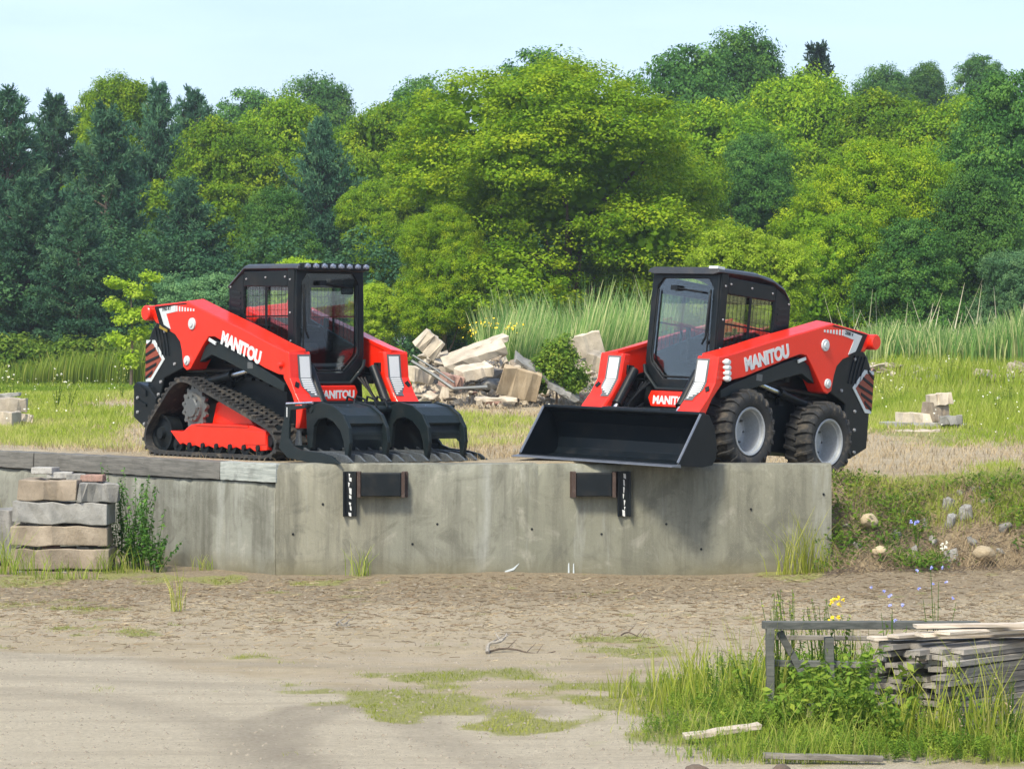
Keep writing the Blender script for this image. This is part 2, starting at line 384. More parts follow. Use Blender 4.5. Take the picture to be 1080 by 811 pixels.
# ---- wheel
def make_wheel(root,x,s):
    c=(x,.70*s,.42); tw=.15
    w=empty('wheel'); w.parent=root; w.location=(x,.70*s,.42)
    b=MB(); b.lathe([(.235,-.13),(.27,-.150),(.33,-.160),(.375,-.150),(.402,-.135),(.405,-.06),(.407,0),(.405,.06),(.402,.135),(.38,.158),(.33,.170),(.28,.155),(.252,.135),(.245,.12)],(0,0,0),n=48)
    ty=b.build('tyre',M['rubber'],w,smooth=True)
    b=MB(); nl=22
    for k in range(nl):
        for side in(-1,1):
            a0=2*math.pi*(k+(.5 if side>0 else 0))/nl
            ring=[]
            for (yy,da,wd,r0,r1) in((-.01*side,-.01,.050,.392,.432),(.075*side,.050,.048,.392,.436),(.140*side,.075,.055,.38,.428),(.178*side,.085,.060,.33,.372)):
                a=a0+da; pr=[]
                for (aa,r) in((a-wd,r0),(a-wd*.8,r1),(a+wd*.8,r1),(a+wd,r0)):
                    pr.append((r*math.cos(aa),yy,r*math.sin(aa)))
                ring.append(pr)
            b.loft(ring)
    b.build('tread_lug',M['rubber'],ty,bevel=.006)
    b=MB(); b.lathe([(.252,.142*s),(.245,.15*s),(.228,.145*s),(.222,.11*s),(.212,.10*s),(.208,.0*s),(.195,-.075*s),(.12,-.085*s),(.115,-.06*s),(.09,-.055*s),(.085,-.02*s),(.0,-.02*s)],(0,0,0),n=40)
    rim=b.build('rim',M['rim'],w,smooth=True,angle=25)
    b=MB(); b.lathe([(.20,-.08*s),(.22,-.145*s),(.245,-.15*s)],(0,0,0),n=40); b.build('inner_rim',M['rim'],rim,smooth=True)
    b=MB(); b.lathe([(0,.03*s),(.012,.03*s),(.013,.0)],(0,0,0),n=6); nt_=b.build('lug_nut',M['steel'],rim)
    for k in range(8):
        a=2*math.pi*k/8
        if k: nt_=nt_.copy(); COL.objects.link(nt_)
        nt_.location=(.155*math.cos(a),-.085*s,.155*math.sin(a))
    return w
def make_bucket(root):
    k=empty('bucket'); k.parent=root
    hw=1.03
    prof=[(2.16,-.03),(1.75,-.01),(1.60,.02),(1.55,.10),(1.555,.22),(1.62,.38),(1.72,.50),(1.80,.515)]
    t=.018; inn=[]
    b=MB(); ins=[(2.16,-.012),(1.76,.010),(1.625,.04),(1.575,.11),(1.578,.215),(1.642,.37),(1.73,.478),(1.80,.493)]
    b.prism(prof+ins[::-1],-hw,hw); b.build('shell',M['bucket'],k,bevel=.004)
    sp=[(2.16,-.03),(1.75,-.012),(1.60,.02),(1.548,.10),(1.553,.22),(1.615,.38),(1.72,.51),(1.84,.515)]
    for s in(-1,1):
        b=MB(); b.prism(sp,(hw-.001)*s,(hw+.022)*s); b.build('side_plate',M['bucket'],k,bevel=.004)
        b=MB(); b.tube([(1.845,(hw+.01)*s,.505),(2.14,(hw+.01)*s,.0)],.014,6); b.build('side_edge',M['edge'],k)
    b=MB(); b.prism([(2.10,-.045),(2.25,-.050),(2.25,-.040),(2.12,-.01)],-hw-.03,hw+.03); b.build('cutting_edge',M['edge'],k,bevel=.003)
    b=MB(); b.box((1.80,0,.515),(.10,2*hw,.03)); b.box((1.76,0,.525),(.16,.5,.025)); b.build('top_lip',M['bucket'],k,bevel=.006)
    return k
def make_grapple(root):
    g=empty('grapple'); g.parent=root; g.location=(0,0,.035); g.rotation_euler=(R(-.6),0,0); G=M['grapple']; hw=.97
    b=MB(); b.box((1.60,0,.30),(.035,2*hw-.42,.46),(0,-.08,0)); b.box((1.60,0,.09),(.04,2*hw,.08)); b.box((1.62,0,.55),(.09,2*hw-.3,.06)); b.tube([(1.66,-hw+.2,.50),(1.66,hw-.2,.50)],.04,12); b.build('back_frame',G,g,bevel=.006)
    tp=[(1.50,.06),(1.46,.14),(1.50,.28),(1.54,.28),(1.56,.13),(1.70,.075),(2.10,.070),(2.34,.045),(2.46,-.02),(2.30,-.045),(2.0,-.02),(1.60,-.015)]
    n=13
    for k in range(1,n-1):
        y=-hw+2*hw*k/(n-1); b=MB(); b.prism(tp,y-.014,y+.014); b.build('tine',M['tine'],g,bevel=.004)
    for s in(-1,1):
        b=MB(); sp=[(1.56,.00),(1.40,.10),(1.45,.30),(1.50,.44),(1.50,.53),(1.86,.545),(1.86,.515),(1.60,.49),(1.58,.36),(1.575,.20),(1.66,.12),(1.80,.085),(2.10,.07),(2.30,.04),(2.46,-.035),(2.0,-.045)]
        b.prism(sp,(hw-.02)*s,(hw+.01)*s); b.build('end_plate',G,g,bevel=.005)
    b=MB()
    for x in(1.70,1.95,2.15): b.box((x,0,.01),(.05,2*hw,.02))
    b.build('cross_bar',G,g)
    outer=[(1.58,.42),(1.64,.53),(1.82,.575),(2.04,.545),(2.21,.455),(2.31,.32),(2.33,.17),(2.285,-.01)]
    inner=[(2.25,.04),(2.222,.18),(2.165,.29),(2.05,.378),(1.92,.418),(1.79,.40),(1.71,.33),(1.68,.10),(1.60,.10),(1.60,.37)]
    for yc in(-.50,.52):
        j=empty('upper_jaw'); j.parent=g
        for dy in(-.26,.0,.26) if False else (-.24,.24):
            b=MB(); b.prism(outer+inner,yc+dy-.022,yc+dy+.022); b.build('claw',G,j,bevel=.006)
        b=MB()
        for (xa,za),(xb,zb) in zip([(1.84,.560),(2.04,.525),(2.195,.440)],[(2.04,.525),(2.195,.440),(2.255,.365)]):
            b.prism([(xa,za),(xb,zb),(xb-.02,zb-.025),(xa-.01,za-.03)],yc-.23,yc+.23)
        b.build('jaw_plate',G,j,bevel=.003)
        b=MB(); b.prism([(2.20,.40),(2.235,.26),(2.255,.25),(2.22,.24),(2.18,.38)],yc-.22,yc+.22); b.add([(2.25,yc-.22,.27),(2.25,yc+.22,.27),(2.255,yc+.22,.15),(2.25,yc+.16,.20),(2.25,yc-.16,.20),(2.255,yc-.22,.15)],[(0,1,2,3,4,5)]); b.tube([(2.19,yc-.23,.36),(2.19,yc+.23,.36)],.022,8)
        b.build('jaw_face',G,j,bevel=.003)
        cylinder(j,(1.60,yc,.36),(1.95,yc,.53),.035,.6,'jaw_cylinder')
        b=MB(); b.box((1.64,yc,.50),(.12,.16,.10)); b.tube([(1.64,yc-.14,.54),(1.64,yc+.14,.54)],.028,10); b.build('hinge',G,j,bevel=.005)
    b=MB()
    for k in range(4): b.tube([(1.5,-.2+.13*k,.50),(1.56,-.22+.13*k,.63),(1.66,-.2+.13*k,.60),(1.70,-.25+.15*k,.52)],.013,6)
    b.build('hose',M['dark'],g,smooth=True)
    b=MB(); b.box((1.545,-hw-.012,.47),(.012,.004,.10)); b.build('warning_label',M['white'],g)
    b=MB(); b.tube([(1.52,-.97,.555),(1.88,-.90,.57)],.014,8); b.build('hydraulic_pipe',M['chrome'],g,smooth=True)
    return g
def make_track(root,s):
    t=empty('track'); t.parent=root
    # closed belt path (x,z), clockwise seen from +y
    ctl=[(-1.40,.22),(-1.34,.34),(-.90,.74),(-.80,.81),(-.68,.845),(-.52,.835),(-.38,.79),(.98,.36),(1.10,.30),(1.17,.20),(1.15,.09),(1.06,.03),(.9,.012),(-1.15,.012),(-1.30,.04),(-1.385,.11)]
    P=[Vector((x,z)) for x,z in ctl]; pts=[]
    L=len(P)
    for i in range(L):
        a,b_=P[i],P[(i+1)%L]; n=max(1,int((b_-a).length/.045))
        for k in range(n): pts.append(a.lerp(b_,k/n))
    for _ in range(3): pts=[(pts[i-1]+pts[i]*2+pts[(i+1)%len(pts)])/4 for i in range(len(pts))]
    N=len(pts); y0,y1=.84*s,.44*s
    nor=[]
    for i in range(N):
        d=(pts[(i+1)%N]-pts[i-1]).normalized(); nor.append(Vector((-d.y,d.x)))
    b=MB(); rings=[]
    for p,n in list(zip(pts,nor))+[(pts[0],nor[0])]:
        o=p+n*.0; q=p-n*.035; rings.append([(o.x,y0,o.y),(o.x,y1,o.y),(q.x,y1,q.y),(q.x,y0,q.y)])
    b.loft(rings,False); bt=b.build('belt',M['rubber'],t,smooth=True)
    b=MB(); acc=0; last=pts[0]; 
    for i in range(N):
        acc+=(pts[i]-last).length; last=pts[i]
        if acc>.085:
            acc=0; p,n=pts[i],nor[i]; d=Vector((n.y,-n.x))
            ys=[.845,.76,.70,.64,.58,.52,.435]; off=[0,.012,-.022,.022,-.022,.012,0]
            rr=[]
            for y,o in zip(ys,off):
                c=p+d*o; w=.021
                rr.append([(c.x-d.x*w,y*s,c.y-d.y*w),(c.x-d.x*w*.7+n.x*.028,y*s,c.y-d.y*w*.7+n.y*.028),(c.x+d.x*w*.7+n.x*.028,y*s,c.y+d.y*w*.7+n.y*.028),(c.x+d.x*w,y*s,c.y+d.y*w)])
            b.loft(rr)
    b.build('track_lug',M['rubber'],bt)
    # sprocket
    b=MB(); ring0=[];cx,cz,r=-.50,.53,.24; nt_=15
    poly=[]
    for k in range(nt_*4):
        a=2*math.pi*k/(nt_*4); rr_=r if k%4 in(0,1) else r-.035; poly.append((cx+rr_*math.cos(a),cz+rr_*math.sin(a)))
    b.prism(poly,.72*s,.76*s); b.lathe([(0,.05*s),(.10,.05*s),(.11,.03*s),(.15,.03*s),(.16,0)],(cx,.76*s,cz),n=24)
    for k in range(9):
        a=2*math.pi*k/9; b.lathe([(0,.05*s),(.012,.05*s),(.013,.03*s)],(cx+.13*math.cos(a),.76*s,cz+.13*math.sin(a)),n=6)
    b.build('sprocket',M['steel'],t)
    for nm,x,z,r in(('idler',-1.16,.235,.205),('idler',.95,.20,.17)):
        b=MB(); b.lathe([(0,.06*s),(.06,.06*s),(.07,.02*s),(r*.8,.0),(r*.85,.03*s),(r,.03*s),(r,-.12*s),(0,-.12*s)],(x,.72*s,z),n=28); b.build(nm,M['dark'],t,smooth=True)
    for k in range(7):
        x=-.78+k*.26; b=MB(); b.lathe([(0,.03*s),(.03,.03*s),(.035,0),(.085,0),(.09,-.06*s),(0,-.06*s)],(x,.79*s,.12),n=18); b.build('roller',M['dark'],t,smooth=True)
    b=MB(); b.prism([(-.92,.27),(-.66,.262),(-.60,.30),(-.50,.345),(-.28,.36),(.66,.355),(.92,.315),(.93,.10),(.70,.085),(.62,.12),(.48,.09),(.36,.12),(.22,.09),(.10,.12),(-.04,.09),(-.16,.12),(-.30,.09),(-.42,.12),(-.55,.10),(-.66,.14),(-.72,.12)],.80*s,.52*s)
    fr=b.build('track_frame',M['red'],t,bevel=.01)
    b=MB(); b.prism([(-.30,.35),(-.22,.58),(-.02,.66),(.25,.52),(.50,.355)],.66*s,.50*s); b.build('frame_upright',M['red'],fr,bevel=.01)
    b=MB(); b.box((.72,.803*s,.225),(.40,.012,.14)); b.build('access_cover',M['red'],fr,bevel=.004)
    b=MB(); b.box((.1,.802*s,.345),(1.0,.02,.015)); b.build('frame_lip',M['red'],fr)
    return t
def rear_guard(root):
    b=MB(); b.prism([(-1.76,.40),(-1.76,.76),(-1.70,.80),(-1.45,.74),(-1.30,.62),(-1.30,.30),(-1.44,.24)],-.74,.74); o=b.build('rear_bumper',M['black'],root,bevel=.015)
    for s in(-1,1):
        b=MB(); b.prism([(-1.74,.74),(-1.68,.79),(-1.48,.70),(-1.48,.64),(-1.66,.68)],.742*s,.756*s); b.prism([(-1.72,.62),(-1.48,.55),(-1.48,.52),(-1.72,.58)],.742*s,.756*s); b.build('guard_rib',M['dark'],o)
        bolts(o,[(x,.742*s,z) for x,z in((-1.66,.62),(-1.66,.46),(-1.52,.33))],s,.020)
    return o
M['roofblack']=paint('roof_paint',(.03,.036,.045),.42,amt=.1,var=.15)
mwL=rootmat((-2.557,30.455,1.145),50,1,0,0)
mwR=rootmat((2.28,29.648,.99),48,-1,6,1.5)
tl=loader('track_loader','track',-1,'1950 RT',mwL)
tag(tl,'red and black compact loader on rubber tracks with a dark root grapple in front','track loader')
for s in(-1,1): make_track(tl,s)
rear_guard(tl); make_grapple(tl); coupler(tl)
b=MB(); b.box((-1.20,-.70,1.40),(.16,.012,.05),(0,.3,0)); b.build('warning_tag',M['tag_yellow'],tl)
b=MB(); b.box((1.04,0,2.035),(.09,.86,.075)); lb=b.build('light_bar',M['black'],tl,bevel=.008)
for k in range(8):
    b=MB(); y=-.385+k*.11; b.lathe([(0,.022),(.022,.020),(.030,.0)],(1.085,y,2.04),axis='x',n=10); b.box((1.088,y,2.04),(.008,.075,.032)); b.build('lamp',M['lens'],lb)
sl=loader('skid_steer_loader','wheel',1,'2200 V',mwR)
tag(sl,'red and black skid steer loader on four knobbly tyres with a wide black bucket','skid steer')
for x in(.755,-.63):
    for s in(-1,1): make_wheel(sl,x,s)
make_bucket(sl); coupler(sl)
# ------------------------------------------------------------------ numpy helpers
rng=np.random.default_rng(11)
FP=2940.; HC=2.27
def at(px,py,Y): return Vector(((px-540)/FP*Y,Y,HC-(py-372)/FP*Y))
def sstep(a,b,x):
    t=np.clip((x-a)/(b-a),0,1); return t*t*(3-2*t)
def vnoise(x,y,seed=0):
    xi=np.floor(x); yi=np.floor(y); fx=x-xi; fy=y-yi; fx=fx*fx*(3-2*fx); fy=fy*fy*(3-2*fy)
    def h(i,j):
        v=np.sin(i*127.1+j*311.7+seed*74.7)*43758.5453; return v-np.floor(v)
    return (h(xi,yi)*(1-fx)+h(xi+1,yi)*fx)*(1-fy)+(h(xi,yi+1)*(1-fx)+h(xi+1,yi+1)*fx)*fy
def fbm(x,y,seed=0,o=4):
    s=0;a=.5;t=0
    for k in range(o): s=s+a*vnoise(x*2**k,y*2**k,seed+k); t+=a; a*=.5
    return s/t
def yw(x): return 28+1.1*np.clip(-2.38-x,0,6.6)
def npmesh(name,V,F,mats,attrs=None,smooth=False,matidx=None):
    me=bpy.data.meshes.new(name); V=np.asarray(V,dtype=np.float32); F=np.asarray(F,dtype=np.int32); k=F.shape[1]
    me.vertices.add(len(V)); me.vertices.foreach_set('co',V.ravel())
    me.loops.add(F.size); me.loops.foreach_set('vertex_index',F.ravel())
    me.polygons.add(len(F)); me.polygons.foreach_set('loop_start',np.arange(0,F.size,k,dtype=np.int32))
    if not isinstance(mats,(list,tuple)): mats=[mats]
    for m in mats: me.materials.append(m)
    if matidx is not None: me.polygons.foreach_set('material_index',np.asarray(matidx,dtype=np.int32))
    me.update(calc_edges=True)
    for n,a in (attrs or {}).items():
        at_=me.attributes.new(n,'FLOAT','POINT'); at_.data.foreach_set('value',np.asarray(a,dtype=np.float32))
    if smooth: me.shade_smooth()
    return me
def link(name,me,parent=None):
    o=bpy.data.objects.new(name,me); COL.objects.link(o); o.parent=parent; return o
# ------------------------------------------------------------------ ground height and cover
def bumpz(x,Y): return (fbm(x*.9,Y*.9,5)-.5)*.05+(fbm(x*4,Y*4,9,3)-.5)*.018
def zlow(x,Y): return (fbm(x*.5,Y*.5,3)-.5)*.06+(fbm(x*5,Y*5,8,3)-.5)*.022*sstep(19,26,Y)+ .10*sstep(1.8,4.2,x)*sstep(26,28,Y)+.05*sstep(26.8,28,Y)
def zup(x,Y):
    base=1.135-.19*sstep(.6,3.2,x)*(1-sstep(31,46,Y))-.03*sstep(1.5,4,x)
    pl=.99-.0895*(x-2.28)-.0606*(Y-29.65)
    r=np.sqrt((x-2.5)**2+(Y-29.7)**2); w_=1-sstep(1.5,3.2,r)
    far=sstep(33,60,Y)
    b_=base+far*(fbm(x*.12,Y*.12,21)-.5)*.35+bumpz(x,Y)*(.3+.7*sstep(29.5,33,Y))
    b_=b_+.62*sstep(6.6,8.0,x)*sstep(57,62.5,Y)*(1-sstep(68,78,Y))*(.7+.6*fbm(x*.6,Y*.3,23))
    return b_*(1-w_)+pl*w_
def zground(x,Y):
    x=np.asarray(x,float); Y=np.asarray(Y,float)
    d=Y-yw(x); s=np.where(x<3.21,(d>.14)*1.,sstep(27.75,29.3,Y+(fbm(x*1.3,Y*0+3,31)-.5)*.7))
    return zlow(x,Y)*(1-s)+zup(x,Y)*s+np.where((x>=3.21),(fbm(x*4,Y*4,33,3)-.5)*.13*s*(1-s)*4,0)
def pix(x,Y,z): return 540+x/Y*FP,372+(HC-z)/Y*FP
def ell(px,py,c,r): return np.exp(-(((px-c[0])/r[0])**2+((py-c[1])/r[1])**2)*1.2)
def cover(x,Y,z=None):
    """green cover 0..1, mulch 0..1, gravel 0..1, rut 0..1"""
    x=np.asarray(x,float); Y=np.asarray(Y,float)
    if z is None: z=zground(x,Y)
    px,py=pix(x,Y,z); low=(z<.5)*(Y<31)
    n=fbm(x*1.1,Y*.8,41); n2=fbm(x*4,Y*3,43)
    g=0
    for c,r,a in (((130,664),(85,9),1.05),((420,760),(30,5),.7),((250,690),(90,5),.5),((470,712),(120,6),.55),((60,640),(60,5),.4),((700,690),(60,6),.5),((590,735),(60,6),.5),((440,744),(60,12),1.0),((548,766),(55,12),1.0),((625,724),(40,6),.95),((20,612),(60,10),1.0),((300,730),(50,6),.45),((480,676),(50,8),.4),((660,676),(60,10),.5),((215,612),(70,6),.5),((560,600),(200,4),.3),
                  ((140,604),(40,10),.9),((380,604),(30,6),.5),((845,600),(40,16),.6),((940,650),(90,12),.3),((1000,720),(90,30),1.2),((860,740),(110,34),1.5),((740,748),(80,24),1.3),((960,780),(210,24),1.6),((700,725),(50,12),.6)):
        g=g+a*ell(px,py,c,r)
    g=g+.20*sstep(655,690,py)*(1-sstep(745,790,py))*sstep(100,330,px)+.16*(py<655)
    gl=np.clip((g+(n2-.5)*1.3+(n-.5)*.9-.36)*2.0,0,1)
    # upper level
    gu=.72+.0*px
    for c,r,a in (((560,432),(140,9),-.9),((560,462),(80,16),-.35),((470,478),(260,10),-.45),((130,428),(55,7),-.6),((150,458),(26,16),-.7),((60,478),(170,8),-.45),((985,485),(170,12),-.85),((900,470),(60,14),-.9),((810,480),(120,16),-.7),((1050,492),(30,5),1.8),((930,478),(50,3),.7),((880,500),(40,4),.6),((1000,503),(60,3),.7),((640,440),(90,10),-.3)):
        gu=gu+a*ell(px,py,c,r)
    gu=gu-1.1*(1-sstep(1.0,2.4,Y-yw(x)))*(x<3.3)-.42*(x>3.2)*(1-sstep(33,38,Y))
    gu=np.clip((gu+(n-.5)*.8+(n2-.5)*.7-.25)*2.2,0,1)
    bank=(x>3.21)*sstep(.12,.3,z)*(1-sstep(.80,.9,z))*(Y<31)
    gu=gu*(1-bank)+bank*np.clip((n2-.42)*4,0,1)*.75
    g=np.where(low,gl,gu)
    mulch=np.where(low,.85*sstep(22.8,27.4,Y+(n-.5)*4),bank*.9)
    Yb=17.6-.95*x
    gravel=np.where(low,1-sstep(-.9,1.3,Y-Yb+(n-.5)*2.4),0)
    gravel=np.maximum(gravel,np.where(low,ell(px,py,(640,760),(140,40))*.8,0))
    rut=0
    rut=np.zeros(x.shape)
    for P,w0,st in (([(545,748),(420,742),(330,748),(283,768),(285,790),(330,825)],.17,.95),([(-20,728),(120,738),(215,760),(262,790),(275,830)],.10,.6),([(700,700),(450,706),(200,700),(-20,692)],.09,.5),([(760,716),(520,722),(380,728),(150,722),(-20,712)],.08,.45),([(430,750),(455,775),(520,800),(560,830)],.10,.55)):
        W_=[((a-540)/FP*(HC*FP/(b-372)),HC*FP/(b-372)) for a,b in P]
        dd=np.full(x.shape,9.)
        for (x0,y0),(x1,y1) in zip(W_,W_[1:]):
            L=(x1-x0)**2+(y1-y0)**2; t=np.clip(((x-x0)*(x1-x0)+(Y-y0)*(y1-y0))/L,0,1)
            dd=np.minimum(dd,np.hypot(x-x0-t*(x1-x0),Y-y0-t*(y1-y0)))
        rut=np.maximum(rut,(1-sstep(w0,w0+.16,dd+(n2-.5)*.2))*st*low*(.35+.9*n2))
    rut=np.clip(rut,0,1)
    return g,mulch,gravel,rut
xs=np.concatenate([-np.geomspace(9,1600,26)[::-1][:-1],np.arange(-9,9.001,.09),np.geomspace(9.3,1600,26)])
ds=np.concatenate([np.arange(-15,-.35,.09),np.array([-.3,-.2,-.1,0,.1,.139,.141,.2,.28]),np.arange(.36,5,.1),np.geomspace(5.1,3000,90)])
X,D=np.meshgrid(xs,ds)
fade=np.where(D<0,np.clip(1+(D+1)/13,0,1),np.clip(1-(D-1)/60,0,1)); fade=np.where(np.abs(D)<1,1,fade)
YY=28+D+(yw(X)-28)*fade
ZZ=zground(X,YY)
ny,nx=X.shape
V=np.stack([X,YY,ZZ],-1).reshape(-1,3)
ii=(np.arange(ny-1)[:,None]*nx+np.arange(nx-1)[None,:]).ravel()
F_=np.stack([ii,ii+1,ii+1+nx,ii+nx],-1)
g,mu_,gr_,ru_=cover(X.ravel(),YY.ravel(),ZZ.ravel())
bk_=(X.ravel()>3.21)*sstep(.12,.3,ZZ.ravel())*(1-sstep(.80,.92,ZZ.ravel()))*(YY.ravel()<31)
# soil material
m,nt,b=newmat('soil'); M['soil']=m
v=coords(nt)
def attr(nt,n): a=nt.nodes.new('ShaderNodeAttribute'); a.attribute_name=n; return a.outputs['Fac']
n1=noise(nt,v,2.2,6,.7); n2=noise(nt,v,30,5,.8); n3=noise(nt,v,120,3,.8); vs_=coords(nt,'Object',(.35,2.6,1)); n4=noise(nt,vs_,1.4,7,.72)
vor=nt.nodes.new('ShaderNodeTexVoronoi'); vor.inputs['Scale'].default_value=38; nt.links.new(v,vor.inputs['Vector'])
dirt=mixc(nt,ramp(nt,n1,[(.32,0),(.68,1)]),(.40,.315,.185),(.62,.52,.34))
dirt=mixc(nt,ramp(nt,n4,[(.45,0),(.60,.7)]),dirt,(.56,.475,.34))
dirt=mixc(nt,ramp(nt,n3,[(.45,0),(.75,.5)]),dirt,(.16,.12,.08))
grav=mixc(nt,ramp(nt,n2,[(.35,0),(.65,1)]),(.50,.43,.30),(.72,.64,.475))
grav=mixc(nt,ramp(nt,n4,[(.36,.75),(.52,0)]),grav,(.45,.38,.265))
grav=mixc(nt,ramp(nt,n3,[(.48,0),(.72,.75)]),grav,(.24,.205,.155))
mul=mixc(nt,ramp(nt,n2,[(.38,0),(.62,1)]),(.20,.15,.085),(.46,.37,.235))
mul=mixc(nt,ramp(nt,n3,[(.56,0),(.72,.55)]),mul,(.42,.34,.22))
mul=mixc(nt,ramp(nt,n1,[(.4,.0),(.7,.55)]),mul,(.36,.29,.19))
def thr(nt,a,nz,amp=.5):
    s=nt.nodes.new('ShaderNodeMath'); s.operation='MULTIPLY_ADD'; nt.links.new(nz,s.inputs[0]); s.inputs[1].default_value=amp; nt.links.new(a,s.inputs[2])
    return ramp(nt,s.outputs[0],[(.5+amp*.5-.18,0),(.5+amp*.5+.18,1)])
c=mixc(nt,thr(nt,attr(nt,'gravel'),n1),dirt,grav)
c=mixc(nt,thr(nt,attr(nt,'mulch'),n2),c,mul)
c=mixc(nt,attr(nt,'rut'),c,mixc(nt,ramp(nt,n2,[(.3,0),(.7,1)]),(.27,.225,.155),(.42,.36,.265)))
grn=mixc(nt,ramp(nt,n2,[(.35,0),(.65,1)]),(.22,.235,.05),(.42,.39,.15))
c=mixc(nt,thr(nt,attr(nt,'green'),n2,.6),c,grn)
nt.links.new(c,b.inputs['Base Color']); b.inputs['Roughness'].default_value=.95
mx=nt.nodes.new('ShaderNodeMath'); mx.operation='ADD'; nt.links.new(n2,mx.inputs[0]); nt.links.new(n3,mx.inputs[1])
bump(nt,b,mx.outputs[0],.8,.04)
ter=link('ground',npmesh('ground',V,F_,M['soil'],{'green':g,'mulch':mu_,'gravel':gr_,'rut':ru_},smooth=True)); tag(ter,kind='structure')

# ------------------------------------------------------------------ foliage materials
def leafmat(name,c0,c1,c2,trans=.35,rough=.55):
    m,nt,b=newmat(name); a=attr(nt,'tint')
    c=ramp(nt,a,[(0,c0),(.5,c1),(1,c2)])
    oi=nt.nodes.new('ShaderNodeObjectInfo'); hs=nt.nodes.new('ShaderNodeHueSaturation')
    mp=nt.nodes.new('ShaderNodeMapRange'); mp.inputs[3].default_value=.82; mp.inputs[4].default_value=1.18; nt.links.new(oi.outputs['Random'],mp.inputs[0])
    nt.links.new(mp.outputs[0],hs.inputs['Value']); nt.links.new(c,hs.inputs['Color'])
    nt.links.new(hs.outputs[0],b.inputs['Base Color']); b.inputs['Roughness'].default_value=rough; b.inputs['Specular IOR Level'].default_value=.1
    t=nt.nodes.new('ShaderNodeBsdfTranslucent'); nt.links.new(hs.outputs[0],t.inputs[0]); x=nt.nodes.new('ShaderNodeMixShader'); x.inputs[0].default_value=trans
    o=nt.nodes['Material Output']; nt.links.new(b.outputs[0],x.inputs[1]); nt.links.new(t.outputs[0],x.inputs[2]); nt.links.new(x.outputs[0],o.inputs[0]); return m
M['maple']=leafmat('maple_leaves',(.075,.185,.010),(.175,.32,.013),(.37,.48,.02),.42)
M['oak']=leafmat('oak_leaves',(.038,.12,.026),(.075,.19,.035),(.145,.28,.045),.38)
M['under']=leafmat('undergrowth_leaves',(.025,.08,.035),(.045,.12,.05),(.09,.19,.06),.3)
M['bright']=leafmat('bright_maple_leaves',(.11,.24,.010),(.235,.39,.014),(.44,.54,.022),.45)
M['lime']=leafmat('lime_leaves',(.22,.36,.015),(.36,.52,.03),(.50,.62,.07),.5)
M['willow']=leafmat('willow_leaves',(.07,.17,.07),(.12,.25,.10),(.19,.33,.12))
M['pine']=leafmat('pine_needles',(.040,.115,.062),(.068,.165,.085),(.13,.25,.11),.3)
M['farpine']=leafmat('far_needles',(.02,.05,.035),(.035,.075,.05),(.06,.10,.06),.15)
M['grass']=leafmat('grass_blades',(.13,.23,.02),(.30,.38,.045),(.55,.52,.20),.35)
M['lush']=leafmat('lush_grass',(.11,.20,.02),(.23,.32,.035),(.44,.45,.12),.4)
M['reed']=leafmat('reed_blades',(.09,.20,.05),(.20,.32,.085),(.46,.48,.22),.35)
M['moss']=leafmat('moss_grass',(.14,.20,.02),(.28,.33,.035),(.48,.46,.14),.35)
M['weed']=leafmat('weed_leaves',(.07,.155,.018),(.145,.25,.028),(.30,.38,.05),.4)
M['straw']=leafmat('straw',(.20,.14,.08),(.38,.30,.18),(.55,.46,.30),.1)
M['plume']=leafmat('plume',(.30,.30,.17),(.42,.40,.25),(.55,.50,.36),.3)
M['bark']=paint('bark',(.10,.075,.055),.9,dirt=(.16,.14,.11),amt=.7,dscale=5,var=.4)
M['yflower']=paint('yellow_petals',(.75,.55,.02),.6,amt=0); M['bflower']=paint('blue_petals',(.30,.34,.75),.6,amt=0); M['wflower']=paint('white_petals',(.62,.62,.50),.6,amt=0)
def unit(v): return v/np.maximum(np.linalg.norm(v,axis=-1,keepdims=True),1e-6)
def leaves(C,N,size,asp=.55,r=None):
    """diamond leaves at C facing N"""
    r=r or rng; n=len(C); t=unit(np.cross(N,r.normal(size=(n,3)))); u=unit(np.cross(N,t)); s=(size*(.6+.8*r.random(n)))[:,None]
    V=np.stack([C-t*s*.5,C+u*s*asp*.5+N*s*.06,C+t*s*.5,C-u*s*asp*.5+N*s*.06],1).reshape(-1,3)
    return V,np.arange(4*n).reshape(n,4)
